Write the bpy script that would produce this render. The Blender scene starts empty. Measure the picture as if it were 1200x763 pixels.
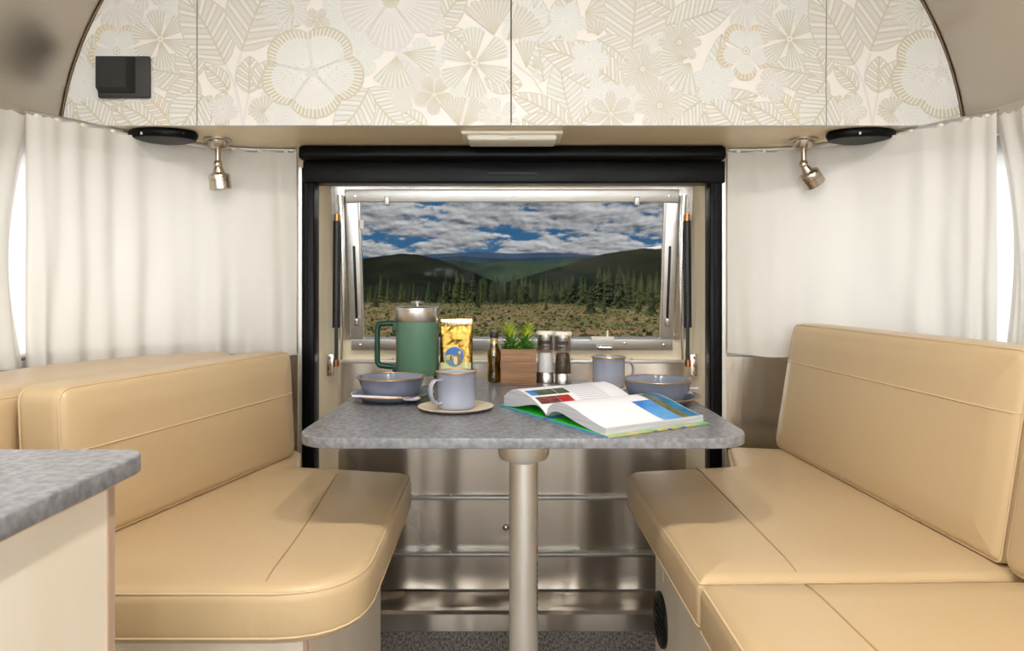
import bpy, bmesh, math, random
from mathutils import Vector, Matrix

random.seed(7)
PI = math.pi
scene = bpy.context.scene
COL = scene.collection

# ------------------------------------------------------------------ camera
HC, F = 1.03, 800.0                     # camera height, focal length in pixels of a 1200 px wide frame
cam_d = bpy.data.cameras.new('camera')
cam_d.sensor_width = 36.0
cam_d.lens = 24.0
cam_d.shift_y = -42.5 / 1200.0
cam_d.clip_start = 0.05
cam_d.clip_end = 60000
cam_d.dof.use_dof = True
cam_d.dof.focus_distance = 1.75
cam_d.dof.aperture_fstop = 14.0
cam = bpy.data.objects.new('camera', cam_d)
cam.location = (0, 0, HC)
cam.rotation_euler = (PI / 2, 0, 0)
COL.objects.link(cam)
scene.camera = cam

# ------------------------------------------------------------------ world: blue sky with fair-weather clouds
world = bpy.data.worlds.new('sky')
scene.world = world
world.use_nodes = True
nt = world.node_tree
nt.nodes.clear()
def wn(t, **kw):
    n = nt.nodes.new(t)
    for k, v in kw.items():
        setattr(n, k, v)
    return n
L = nt.links.new
tc = wn('ShaderNodeTexCoord')
sep = wn('ShaderNodeSeparateXYZ'); L(tc.outputs['Generated'], sep.inputs[0])
zc = wn('ShaderNodeMath', operation='MAXIMUM'); L(sep.outputs['Z'], zc.inputs[0]); zc.inputs[1].default_value = 0.004
za = wn('ShaderNodeMath', operation='ADD'); L(zc.outputs[0], za.inputs[0]); za.inputs[1].default_value = 0.25
dx = wn('ShaderNodeMath', operation='DIVIDE'); L(sep.outputs['X'], dx.inputs[0]); L(za.outputs[0], dx.inputs[1])
dy = wn('ShaderNodeMath', operation='DIVIDE'); L(sep.outputs['Y'], dy.inputs[0]); L(za.outputs[0], dy.inputs[1])
comb = wn('ShaderNodeCombineXYZ'); L(dx.outputs[0], comb.inputs[0]); L(dy.outputs[0], comb.inputs[1])
mp = wn('ShaderNodeMapping'); L(comb.outputs[0], mp.inputs[0]); mp.inputs['Location'].default_value = (2.3, 1.4, 0); mp.inputs['Scale'].default_value = (1.0, 1.0, 1)
n1 = wn('ShaderNodeTexNoise'); L(mp.outputs[0], n1.inputs['Vector']); n1.inputs['Scale'].default_value = 4.2; n1.inputs['Detail'].default_value = 9; n1.inputs['Roughness'].default_value = 0.60
mp2 = wn('ShaderNodeMapping'); L(mp.outputs[0], mp2.inputs[0]); mp2.inputs['Location'].default_value = (0.012, -0.035, 0)
n2 = wn('ShaderNodeTexNoise'); L(mp2.outputs[0], n2.inputs['Vector']); n2.inputs['Scale'].default_value = 4.2; n2.inputs['Detail'].default_value = 9; n2.inputs['Roughness'].default_value = 0.60
cover = wn('ShaderNodeMapRange', interpolation_type='SMOOTHSTEP'); L(n1.outputs['Fac'], cover.inputs[0])
cover.inputs[1].default_value = 0.405; cover.inputs[2].default_value = 0.475
dif = wn('ShaderNodeMath', operation='SUBTRACT'); L(n1.outputs['Fac'], dif.inputs[0]); L(n2.outputs['Fac'], dif.inputs[1])
cramp = wn('ShaderNodeMapRange'); L(dif.outputs[0], cramp.inputs[0]); cramp.inputs[1].default_value = -0.13; cramp.inputs[2].default_value = 0.13
cr2 = wn('ShaderNodeValToRGB'); L(cramp.outputs[0], cr2.inputs[0])
cr2.color_ramp.elements[0].position = 0.05; cr2.color_ramp.elements[0].color = (0.11, 0.12, 0.14, 1)
cr2.color_ramp.elements[1].position = 0.95; cr2.color_ramp.elements[1].color = (0.58, 0.58, 0.59, 1)
gr = wn('ShaderNodeValToRGB'); L(sep.outputs['Z'], gr.inputs[0])
gr.color_ramp.elements[0].position = 0.0; gr.color_ramp.elements[0].color = (0.05, 0.15, 0.28, 1)
gr.color_ramp.elements[1].position = 0.16; gr.color_ramp.elements[1].color = (0.008, 0.085, 0.22, 1)
mix = wn('ShaderNodeMix', data_type='RGBA'); L(cover.outputs[0], mix.inputs['Factor'])
L(gr.outputs[0], mix.inputs[6]); L(cr2.outputs[0], mix.inputs[7])
bgn = wn('ShaderNodeBackground'); L(mix.outputs[2], bgn.inputs[0]); bgn.inputs[1].default_value = 1.0
out = wn('ShaderNodeOutputWorld'); L(bgn.outputs[0], out.inputs[0])

# ------------------------------------------------------------------ sun, corner window daylight, added area fills, exposure
def sun(name, d, e, ang, col):
    l = bpy.data.lights.new(name, 'SUN'); l.energy = e; l.angle = ang; l.color = col
    o = bpy.data.objects.new(name, l); COL.objects.link(o)
    o.rotation_euler = Vector(d).to_track_quat('Z', 'Y').to_euler()
    return o
def area(name, loc, target, w, h, power, col):
    l = bpy.data.lights.new(name, 'AREA'); l.shape = 'RECTANGLE'; l.size = w; l.size_y = h; l.energy = power; l.color = col
    o = bpy.data.objects.new(name, l); COL.objects.link(o); o.location = loc
    o.rotation_euler = (Vector(target) - Vector(loc)).to_track_quat('-Z', 'Y').to_euler()
    return o
sun('sun', (-0.45, -0.40, 0.80), 3.2, 0.01, (1.0, 0.95, 0.87))
WARM = (0.90, 0.955, 1.0)
area('fill_front_window', (0, -2.75, 1.32), (0, 0, 1.25), 1.9, 0.95, 58, WARM)  # added area fill giving soft light from behind the camera
for s in (-1, 1):
    area('daylight_corner_window', (s * 1.46, 2.16, 1.15), (s * 0.71, 1.50, 1.13), 1.35, 0.95, 12, (0.95, 0.98, 1.0))
    area('fill_side_window', (s * 1.36, -0.55, 1.2), (0, -0.55, 1.1), 1.3, 0.55, 38, WARM)  # added fills beside the camera, shining through unseen side windows
scene.view_settings.view_transform = 'Standard'
scene.view_settings.look = 'None'
scene.view_settings.gamma = 1.0
scene.view_settings.use_curve_mapping = False
scene.view_settings.exposure = 0.0

# ------------------------------------------------------------------ helpers
def px(x, y, Y):
    return Vector(((x - 600) * Y / F, Y, HC - (y - 339) * Y / F))

class MB:
    def __init__(s): s.v = []; s.f = []; s.m = []
    def add(s, verts, faces, mi=0):
        o = len(s.v); s.v += [tuple(v) for v in verts]
        for f in faces: s.f.append(tuple(i + o for i in f)); s.m.append(mi)
        return s
    def box(s, x0, x1, y0, y1, z0, z1, mi=0, mat=None):
        v = [Vector((x, y, z)) for z in (z0, z1) for y in (y0, y1) for x in (x0, x1)]
        if mat is not None: v = [mat @ p for p in v]
        return s.add(v, [(0, 2, 3, 1), (4, 5, 7, 6), (0, 1, 5, 4), (2, 6, 7, 3), (0, 4, 6, 2), (1, 3, 7, 5)], mi)
    def bevbox(s, x0, x1, y0, y1, z0, z1, r, mi=0, seg=3, mat=None):
        bm = bmesh.new()
        bmesh.ops.create_cube(bm, size=1)
        for v in bm.verts:
            v.co = Vector(((x0 + x1) / 2 + v.co.x * (x1 - x0), (y0 + y1) / 2 + v.co.y * (y1 - y0), (z0 + z1) / 2 + v.co.z * (z1 - z0)))
        bmesh.ops.bevel(bm, geom=bm.edges[:], offset=r, segments=seg, profile=0.5, affect='EDGES')
        return s.bm(bm, mi, mat)
    def bm(s, bm, mi=0, mat=None):
        bm.verts.index_update()
        v = [(mat @ p.co) if mat is not None else p.co.copy() for p in bm.verts]
        f = [[q.index for q in fc.verts] for fc in bm.faces]
        bm.free()
        return s.add(v, f, mi)
    def lathe(s, prof, n=40, c=(0, 0, 0), mi=0, sy=1.0, mat=None, cap0=True, cap1=True):
        v = []; f = []
        for (r, z) in prof:
            for k in range(n):
                a = 2 * PI * k / n
                p = Vector((c[0] + r * math.cos(a), c[1] + r * sy * math.sin(a), c[2] + z))
                v.append(mat @ p if mat is not None else p)
        m = len(prof)
        for i in range(m - 1):
            for k in range(n):
                k2 = (k + 1) % n
                f.append((i * n + k, i * n + k2, (i + 1) * n + k2, (i + 1) * n + k))
        if cap0: f.append(tuple(reversed(range(n))))
        if cap1: f.append(tuple(range((m - 1) * n, m * n)))
        return s.add(v, f, mi)
    def tube(s, pts, r, n=8, mi=0, closed=False, caps=True):
        pts = [Vector(p) for p in pts]; N = len(pts)
        rr = r if isinstance(r, (list, tuple)) else [r] * N
        v = []; f = []; prev = None
        for i, p in enumerate(pts):
            if closed: t = pts[(i + 1) % N] - pts[i - 1]
            else: t = pts[min(i + 1, N - 1)] - pts[max(i - 1, 0)]
            if t.length < 1e-9: t = Vector((0, 0, 1))
            t.normalize()
            if prev is None:
                up = Vector((0, 0, 1)) if abs(t.z) < 0.9 else Vector((1, 0, 0))
                a = t.cross(up).normalized()
            else:
                a = (prev - t * prev.dot(t))
                a = a.normalized() if a.length > 1e-6 else t.orthogonal().normalized()
            prev = a; b = t.cross(a)
            for k in range(n):
                an = 2 * PI * k / n
                v.append(p + (a * math.cos(an) + b * math.sin(an)) * rr[i])
        M = N if closed else N - 1
        for i in range(M):
            j = (i + 1) % N
            for k in range(n):
                k2 = (k + 1) % n
                f.append((i * n + k, i * n + k2, j * n + k2, j * n + k))
        if caps and not closed:
            f.append(tuple(reversed(range(n)))); f.append(tuple(range((N - 1) * n, N * n)))
        return s.add(v, f, mi)
    def prism(s, poly, z0, z1, mi=0, mat=None):
        n = len(poly)
        v = [Vector((p[0], p[1], z)) for z in (z0, z1) for p in poly]
        if mat is not None: v = [mat @ q for q in v]
        f = [tuple(reversed(range(n))), tuple(range(n, 2 * n))]
        f += [(i, (i + 1) % n, n + (i + 1) % n, n + i) for i in range(n)]
        return s.add(v, f, mi)
    def grid(s, rows, mi=0):
        nr = len(rows); nc = len(rows[0]); v = [p for r in rows for p in r]
        f = [(i * nc + j, i * nc + j + 1, (i + 1) * nc + j + 1, (i + 1) * nc + j) for i in range(nr - 1) for j in range(nc - 1)]
        return s.add(v, f, mi)

def obj(name, mb, mats, parent=None, smooth=None, origin=None, wn_=False):
    """link a mesh; coordinates are world ones unless the parent is rotated, then local"""
    me = bpy.data.meshes.new(name)
    off = Vector((0, 0, 0))
    if parent is not None and not parent.get('_local'): off = Vector(parent['_w'])
    elif origin is not None: off = Vector(origin)
    me.from_pydata([tuple(Vector(v) - off) for v in mb.v], [], mb.f)
    if not isinstance(mats, (list, tuple)): mats = [mats]
    for m in mats: me.materials.append(m)
    if len(mats) > 1:
        for p, i in zip(me.polygons, mb.m): p.material_index = i
    bm = bmesh.new(); bm.from_mesh(me)
    bmesh.ops.recalc_face_normals(bm, faces=bm.faces[:])
    bm.to_mesh(me); bm.free()
    if smooth is not None:
        me.shade_smooth()
        if smooth < 179: me.set_sharp_from_angle(angle=math.radians(smooth))
    o = bpy.data.objects.new(name, me)
    COL.objects.link(o)
    o['_w'] = [0.0, 0.0, 0.0]
    if parent is not None:
        o.parent = parent
        o['_w'] = list(parent['_w'])
        if parent.get('_local'): o['_local'] = 1
    elif origin is not None:
        o.location = origin; o['_w'] = list(origin)
    if wn_:
        w = o.modifiers.new('weighted', 'WEIGHTED_NORMAL'); w.keep_sharp = True
    return o
def thing(name, loc, label, cat, group=None, rot=None):
    o = bpy.data.objects.new(name, None); COL.objects.link(o)
    o.empty_display_size = 0.05
    o.location = loc; o['_w'] = list(loc)
    if rot is not None: o.rotation_euler = rot
    return tag(o, label, cat, group)
def tag(o, label, cat=None, group=None, kind=None):
    o['label'] = label
    if cat: o['category'] = cat
    if group: o['group'] = group
    if kind: o['kind'] = kind
    return o
def struct(o, label, cat=None):
    o['kind'] = 'structure'; o['label'] = label
    if cat: o['category'] = cat
    return o

# ------------------------------------------------------------------ materials
M = {}
def mat(name, col, rough=0.5, metal=0.0, var=0.0, vscale=8.0, vstretch=(1, 1, 1), bump=0.0, bscale=60.0, bstretch=(1, 1, 1), spec=0.5,
        col2=None, coat=0.0, sheen=0.0, detail=4, rvar=0.0, aniso=0.0, trans=0.0, ior=1.45, bdist=0.01, bdet=3):
    m = bpy.data.materials.new(name); m.use_nodes = True
    t = m.node_tree; b = t.nodes['Principled BSDF']
    b.inputs['Base Color'].default_value = (*col, 1)
    b.inputs['Roughness'].default_value = rough; b.inputs['Metallic'].default_value = metal
    b.inputs['Specular IOR Level'].default_value = spec; b.inputs['IOR'].default_value = ior
    b.inputs['Coat Weight'].default_value = coat; b.inputs['Sheen Weight'].default_value = sheen
    b.inputs['Transmission Weight'].default_value = trans
    if aniso: b.inputs['Anisotropic'].default_value = aniso
    tcn = t.nodes.new('ShaderNodeTexCoord')
    def noise(scale, st, det=4):
        mpn = t.nodes.new('ShaderNodeMapping'); mpn.inputs['Scale'].default_value = st
        t.links.new(tcn.outputs['Object'], mpn.inputs[0])
        n = t.nodes.new('ShaderNodeTexNoise'); n.inputs['Scale'].default_value = scale; n.inputs['Detail'].default_value = det
        t.links.new(mpn.outputs[0], n.inputs['Vector']); return n
    if var or col2:
        n = noise(vscale, vstretch, detail)
        r = t.nodes.new('ShaderNodeValToRGB'); t.links.new(n.outputs['Fac'], r.inputs[0])
        c2 = col2 if col2 else tuple(max(0, c * (1 - var)) for c in col)
        r.color_ramp.elements[0].position = 0.36; r.color_ramp.elements[0].color = (*c2, 1)
        r.color_ramp.elements[1].position = 0.64; r.color_ramp.elements[1].color = (*col, 1)
        t.links.new(r.outputs[0], b.inputs['Base Color'])
    if bump:
        n = noise(bscale, bstretch, bdet)
        bn = t.nodes.new('ShaderNodeBump'); bn.inputs['Strength'].default_value = bump; bn.inputs['Distance'].default_value = bdist
        t.links.new(n.outputs['Fac'], bn.inputs['Height']); t.links.new(bn.outputs[0], b.inputs['Normal'])
    if rvar:
        n = noise(vscale, vstretch, 3)
        mr = t.nodes.new('ShaderNodeMapRange'); t.links.new(n.outputs['Fac'], mr.inputs[0])
        mr.inputs[1].default_value = 0.3; mr.inputs[2].default_value = 0.7
        mr.inputs[3].default_value = max(0, rough - rvar); mr.inputs[4].default_value = rough + rvar
        t.links.new(mr.outputs[0], b.inputs['Roughness'])
    M[name] = m
    return m
def srgb(r, g, b):
    f = lambda c: (c / 255 / 12.92) if c / 255 <= 0.04045 else ((c / 255 + 0.055) / 1.055) ** 2.4
    return (f(r), f(g), f(b))

mat('leather', srgb(205, 179, 139), 0.34, var=0.04, vscale=3, bump=0.16, bscale=11, bstretch=(1.6, 0.7, 1), spec=0.5, bdist=0.012)
mat('leather_seam', srgb(212, 186, 148), 0.65)
mat('leather_fold', srgb(178, 148, 106), 0.7)
mat('laminate', srgb(144, 144, 148), 0.27, col2=srgb(116, 116, 120), vscale=95, detail=10, bump=0.05, bscale=120, bdist=0.001)
mat('aluminium', (0.72, 0.69, 0.65), 0.22, 1.0, var=0.08, vscale=2, bump=0.12, bscale=3, bstretch=(6, 6, 1), bdist=0.01, rvar=0.06)
mat('aluminium_panel', (0.54, 0.49, 0.43), 0.30, 1.0, var=0.06, vscale=2, bump=0.9, bscale=2.0, bstretch=(3.4, 3.4, 0.14), bdist=0.04, rvar=0.04, bdet=0.6)
mat('shell_metal', (0.58, 0.52, 0.45), 0.34, 1.0, var=0.08, vscale=2, bump=0.02, bscale=3, bdist=0.01)
mat('frame_metal', (0.66, 0.65, 0.63), 0.42, 1.0, var=0.05, vscale=9)
mat('bright_metal', (0.86, 0.86, 0.85), 0.18, 1.0)
mat('steel', (0.66, 0.63, 0.60), 0.28, 1.0, var=0.06, vscale=30, vstretch=(1, 1, 0.1))
mat('nickel', (0.55, 0.48, 0.40), 0.26, 1.0)
mat('black_frame', (0.003, 0.003, 0.0035), 0.30, spec=0.14)
mat('black_plastic', (0.012, 0.012, 0.012), 0.5, bump=0.1, bscale=400, bdist=0.001)
mat('charcoal', (0.035, 0.034, 0.033), 0.55, bump=0.08, bscale=500, bdist=0.001)
mat('cream_panel', srgb(232, 217, 188), 0.45)
mat('cabinet_under', srgb(236, 217, 182), 0.32, var=0.03, vscale=4)
mat('wood_light', srgb(247, 238, 222), 0.5, col2=srgb(240, 228, 206), vscale=9, vstretch=(1, 1, 0.12), detail=6)
mat('wood_edge', srgb(205, 176, 152), 0.6, var=0.2, vscale=60, vstretch=(1, 1, 0.05))
mat('carpet', srgb(186, 182, 180), 0.95, col2=srgb(104, 100, 99), vscale=170, vstretch=(1, 0.35, 1), bump=0.5, bscale=320, bdist=0.003)
mat('white_plastic', srgb(240, 232, 218), 0.35)
mat('diffuser', srgb(246, 240, 228), 0.3)
mat('panel_ground', srgb(233, 227, 221), 0.5, var=0.015, vscale=30)
mat('print_grey', srgb(214, 210, 204), 0.55, var=0.03, vscale=60)
mat('print_cool', srgb(217, 217, 212), 0.55, var=0.03, vscale=60)
mat('print_sand', srgb(202, 195, 174), 0.55, var=0.06, vscale=90)
mat('print_gold', srgb(209, 195, 168), 0.55, var=0.05, vscale=90)
mat('print_pale', srgb(226, 224, 218), 0.55)
mat('panel_edge', srgb(70, 62, 52), 0.6)
mat('edge_brown', srgb(122, 102, 78), 0.5)
mat('enamel', srgb(121, 127, 143), 0.14, coat=0.6, var=0.05, vscale=12)
mat('enamel_light', srgb(158, 163, 178), 0.16, coat=0.6, var=0.05, vscale=12)
mat('brass', (0.58, 0.34, 0.11), 0.28, 1.0)
mat('green_enamel', srgb(84, 120, 98), 0.38, bump=0.05, bscale=500, bdist=0.001)
mat('green_handle', srgb(16, 62, 44), 0.4)
mat('gold_foil', (0.32, 0.20, 0.045), 0.30, 1.0, bump=0.9, bscale=13, bdist=0.03)
mat('foil_top', (0.75, 0.62, 0.34), 0.22, 1.0, bump=0.2, bscale=30, bdist=0.02)
mat('label_green', srgb(206, 206, 150), 0.45)
mat('emblem_blue', srgb(34, 96, 170), 0.4)
mat('emblem_sea', srgb(74, 116, 140), 0.4)
mat('emblem_yellow', srgb(212, 176, 48), 0.4)
mat('emblem_dark', srgb(40, 44, 46), 0.4)
mat('emblem_cream', srgb(212, 196, 140), 0.4)
mat('emblem_brown', srgb(126, 92, 52), 0.4)
mat('wood_box', srgb(158, 120, 88), 0.6, col2=srgb(124, 90, 62), vscale=22, vstretch=(0.5, 0.5, 9), detail=6, bump=0.15, bscale=40, bstretch=(0.4, 0.4, 6), bdist=0.002)
mat('leaf_lime', srgb(192, 206, 66), 0.45, col2=srgb(122, 160, 44), vscale=40)
mat('leaf_green', srgb(92, 142, 56), 0.45, col2=srgb(50, 98, 34), vscale=40)
mat('soil', srgb(70, 52, 36), 0.9)
mat('oil', srgb(120, 84, 8), 0.15, col2=srgb(44, 28, 4), vscale=55, coat=0.8, vstretch=(1, 1, 0.6))
mat('herbs', srgb(90, 62, 20), 0.6, col2=srgb(50, 34, 10), vscale=120)
mat('bottle_cap', srgb(44, 44, 46), 0.5)
mat('salt', srgb(238, 236, 232), 0.8, bump=0.3, bscale=300, bdist=0.002)
mat('pepper', srgb(92, 66, 48), 0.7, col2=srgb(28, 20, 16), vscale=150, bump=0.8, bscale=160, bdist=0.004)
mat('saucer', srgb(226, 210, 190), 0.45, col2=srgb(210, 190, 164), vscale=20, vstretch=(1, 6, 1))
mat('paper', srgb(240, 240, 244), 0.6)
mat('paper_edge', srgb(206, 206, 208), 0.8, col2=srgb(168, 168, 174), vscale=14, vstretch=(0.6, 0.6, 90))
mat('cover_blue', srgb(70, 150, 200), 0.35)
mat('endpaper_green', srgb(58, 200, 44), 0.5)
mat('cover_lilac', srgb(120, 84, 170), 0.4)
mat('cover_edge_mix', srgb(198, 190, 130), 0.4, col2=srgb(120, 180, 120), vscale=24)
mat('photo_sea', srgb(26, 118, 206), 0.35, col2=srgb(120, 190, 236), vscale=9)
mat('photo_deep', srgb(16, 92, 140), 0.35, col2=srgb(40, 140, 180), vscale=14)
mat('photo_land', srgb(140, 116, 70), 0.35, col2=srgb(70, 92, 50), vscale=60)
mat('photo_green', srgb(96, 104, 58), 0.4, col2=srgb(48, 66, 44), vscale=60)
mat('photo_red', srgb(200, 48, 40), 0.4, col2=srgb(150, 40, 36), vscale=40)
mat('photo_brown', srgb(140, 78, 60), 0.4, col2=srgb(60, 44, 40), vscale=70)
mat('ink_grey', srgb(205, 205, 214), 0.6)
mat('utensil', srgb(216, 214, 228), 0.3)
mat('rubber', (0.01, 0.01, 0.011), 0.42)
mat('copper', (0.45, 0.2, 0.08), 0.35, 1.0)
mat('sticker_red', srgb(214, 92, 50), 0.5)
mat('pole_metal', (0.80, 0.77, 0.72), 0.48, 0.85)
mat('ground', srgb(136, 114, 78), 0.95, col2=srgb(96, 98, 52), vscale=0.16, detail=10, bump=0.6, bscale=1.2, bdist=0.3)
mat('grass', srgb(118, 116, 62), 0.9, col2=srgb(82, 90, 42), vscale=0.15)
mat('scrub', srgb(52, 62, 26), 0.9, col2=srgb(34, 44, 18), vscale=0.8)
mat('soil_bare', srgb(150, 110, 78), 0.95, col2=srgb(130, 102, 68), vscale=0.6)
mat('conifer', srgb(86, 96, 46), 0.85, col2=srgb(52, 64, 28), vscale=0.8)
mat('conifer_dark', srgb(62, 74, 38), 0.85, col2=srgb(38, 50, 24), vscale=0.8)
mat('bark', srgb(84, 68, 50), 0.9)
mat('fill_lamp_emit', (1, 1, 1), 0.4)  # glowing lens of the added ceiling fill lamps
M['fill_lamp_emit'].node_tree.nodes['Principled BSDF'].inputs['Emission Color'].default_value = (1, 0.93, 0.82, 1)
M['fill_lamp_emit'].node_tree.nodes['Principled BSDF'].inputs['Emission Strength'].default_value = 3.0

def shader_glass(name, tint, gloss, rough=0.0):
    m = bpy.data.materials.new(name); m.use_nodes = True; t = m.node_tree; t.nodes.clear()
    a = t.nodes.new('ShaderNodeBsdfTransparent'); a.inputs[0].default_value = (*tint, 1)
    g = t.nodes.new('ShaderNodeBsdfGlossy'); g.inputs['Roughness'].default_value = rough
    x = t.nodes.new('ShaderNodeMixShader'); x.inputs[0].default_value = gloss
    o = t.nodes.new('ShaderNodeOutputMaterial')
    t.links.new(a.outputs[0], x.inputs[1]); t.links.new(g.outputs[0], x.inputs[2]); t.links.new(x.outputs[0], o.inputs[0])
    M[name] = m
shader_glass('window_glass', (0.97, 0.98, 0.98), 0.012)
shader_glass('jar_glass', (0.95, 0.95, 0.95), 0.14, 0.03)
shader_glass('bottle_glass', (0.85, 0.80, 0.55), 0.12, 0.02)

def cloth(name, col, tr):
    m = bpy.data.materials.new(name); m.use_nodes = True; t = m.node_tree; t.nodes.clear()
    d = t.nodes.new('ShaderNodeBsdfDiffuse'); d.inputs[0].default_value = (*col, 1)
    s = t.nodes.new('ShaderNodeBsdfTranslucent'); s.inputs[0].default_value = (*col, 1)
    x = t.nodes.new('ShaderNodeMixShader'); x.inputs[0].default_value = tr
    o = t.nodes.new('ShaderNodeOutputMaterial')
    tcn = t.nodes.new('ShaderNodeTexCoord'); n = t.nodes.new('ShaderNodeTexNoise'); n.inputs['Scale'].default_value = 7
    n.inputs['Detail'].default_value = 3
    t.links.new(tcn.outputs['Object'], n.inputs['Vector'])
    bn = t.nodes.new('ShaderNodeBump'); bn.inputs['Strength'].default_value = 0.25; bn.inputs['Distance'].default_value = 0.02
    t.links.new(n.outputs['Fac'], bn.inputs['Height'])
    t.links.new(bn.outputs[0], d.inputs['Normal'])
    t.links.new(d.outputs[0], x.inputs[1]); t.links.new(s.outputs[0], x.inputs[2]); t.links.new(x.outputs[0], o.inputs[0])
    M[name] = m
cloth('curtain', srgb(233, 230, 224), 0.30)
cloth('glow_pane', (0.9, 0.9, 0.9), 0.75)  # white diffusing panes added so the bare window gaps glow white

# forested mountain slopes: forest green with rock or snow patches, painted haze blue far off
def mountain_mat(name, forest, forest2, rock=None, rock_lo=0, rock_hi=1, thr=0.5, snow=None, snow_lo=0, scale=0.01, snow_x=0.0):
    m = bpy.data.materials.new(name); m.use_nodes = True; t = m.node_tree; b = t.nodes['Principled BSDF']
    b.inputs['Roughness'].default_value = 1.0; b.inputs['Specular IOR Level'].default_value = 0.0
    tcn = t.nodes.new('ShaderNodeTexCoord')
    n = t.nodes.new('ShaderNodeTexNoise'); n.inputs['Scale'].default_value = scale; n.inputs['Detail'].default_value = 8
    t.links.new(tcn.outputs['Object'], n.inputs['Vector'])
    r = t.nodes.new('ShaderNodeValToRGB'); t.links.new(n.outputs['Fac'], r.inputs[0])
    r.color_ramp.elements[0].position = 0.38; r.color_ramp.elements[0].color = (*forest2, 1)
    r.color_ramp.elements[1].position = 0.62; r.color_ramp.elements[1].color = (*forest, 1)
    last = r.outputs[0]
    sp = t.nodes.new('ShaderNodeSeparateXYZ'); t.links.new(tcn.outputs['Object'], sp.inputs[0])
    def patch(col, lo, hi, th, sc, last):
        n2_ = t.nodes.new('ShaderNodeTexNoise'); n2_.inputs['Scale'].default_value = sc; n2_.inputs['Detail'].default_value = 7
        t.links.new(tcn.outputs['Object'], n2_.inputs['Vector'])
        h = t.nodes.new('ShaderNodeMapRange'); t.links.new(sp.outputs['Z'], h.inputs[0])
        h.inputs[1].default_value = lo; h.inputs[2].default_value = hi; h.inputs[3].default_value = 0; h.inputs[4].default_value = 0.42
        ad = t.nodes.new('ShaderNodeMath'); ad.operation = 'ADD'; t.links.new(h.outputs[0], ad.inputs[0]); t.links.new(n2_.outputs['Fac'], ad.inputs[1])
        st = t.nodes.new('ShaderNodeMapRange'); t.links.new(ad.outputs[0], st.inputs[0])
        st.inputs[1].default_value = th; st.inputs[2].default_value = th + 0.06
        mx = t.nodes.new('ShaderNodeMix'); mx.data_type = 'RGBA'
        t.links.new(st.outputs[0], mx.inputs['Factor']); t.links.new(last, mx.inputs[6]); mx.inputs[7].default_value = (*col, 1)
        return mx.outputs[2]
    if rock: last = patch(rock, rock_lo, rock_hi, thr, scale * 0.6, last)
    if snow: last = patch(snow, snow_lo, snow_lo * 1.2, thr - 0.01, scale * 0.9, last)
    t.links.new(last, b.inputs['Base Color'])
    M[name] = m
mountain_mat('ridge_far_haze', srgb(56, 78, 104), srgb(46, 66, 92), scale=0.002)  # distance haze put into the blue base colour
mountain_mat('ridge_blue_haze', srgb(46, 66, 80), srgb(36, 54, 68), scale=0.003)  # blue-grey base colour carries a thinner distance haze
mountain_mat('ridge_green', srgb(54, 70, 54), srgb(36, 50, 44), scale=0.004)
mountain_mat('ridge_dark', srgb(34, 40, 32), srgb(20, 27, 22), rock=srgb(128, 112, 94), rock_lo=40, rock_hi=85, thr=0.82, scale=0.012)
mountain_mat('ridge_snow', srgb(32, 40, 30), srgb(20, 27, 20), rock=srgb(116, 100, 84), rock_lo=60, rock_hi=105, thr=0.82, snow=srgb(226, 228, 234), snow_lo=84, scale=0.012)

# ------------------------------------------------------------------ polygons and cushions
def rpoly(corners, n=7):
    """closed polygon with rounded corners: corners = [(x, y, r), ...]"""
    out_ = []; N = len(corners)
    for i in range(N):
        p = Vector(corners[i][:2]); a = Vector(corners[i - 1][:2]); b = Vector(corners[(i + 1) % N][:2]); r = corners[i][2]
        d1 = (a - p); d2 = (b - p)
        if r <= 0: out_.append(p); continue
        th = d1.angle(d2)
        t = min(r / math.tan(th / 2), d1.length * 0.48, d2.length * 0.48)
        p1 = p + d1.normalized() * t; p2 = p + d2.normalized() * t
        for k in range(n + 1):
            s = k / n
            out_.append(p1 * (1 - s) ** 2 + p * 2 * s * (1 - s) * 0.92 + (p1 + p2) * 0.5 * 2 * s * (1 - s) * 0.08 + p2 * s ** 2)
    ar = sum(out_[i].x * out_[(i + 1) % len(out_)].y - out_[(i + 1) % len(out_)].x * out_[i].y for i in range(len(out_)))
    if ar < 0: out_.reverse()
    return out_
def inset(poly, d):
    N = len(poly); out_ = []
    for i in range(N):
        a = poly[i - 1]; p = poly[i]; b = poly[(i + 1) % N]
        e1 = (p - a).normalized(); e2 = (b - p).normalized()
        n1_ = Vector((-e1.y, e1.x)); n2_ = Vector((-e2.y, e2.x))
        m = n1_ + n2_
        if m.length < 1e-6: m = n1_
        m.normalize()
        out_.append(p + m * d / max(0.35, m.dot(n1_)))
    return out_
def orient(cs):
    ar = sum(cs[i][0] * cs[(i + 1) % len(cs)][1] - cs[(i + 1) % len(cs)][0] * cs[i][1] for i in range(len(cs)))
    return list(cs) if ar > 0 else list(reversed(cs))
def ring(cs, d, n=7):
    """rounded outline of the corners cs moved inward by d, always with the same number of points"""
    q = inset([Vector(c[:2]) for c in cs], d)
    return rpoly([(p.x, p.y, (max(0.0025, c[2] - d) if c[2] > 0 else 0)) for p, c in zip(q, cs)], n)
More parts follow.
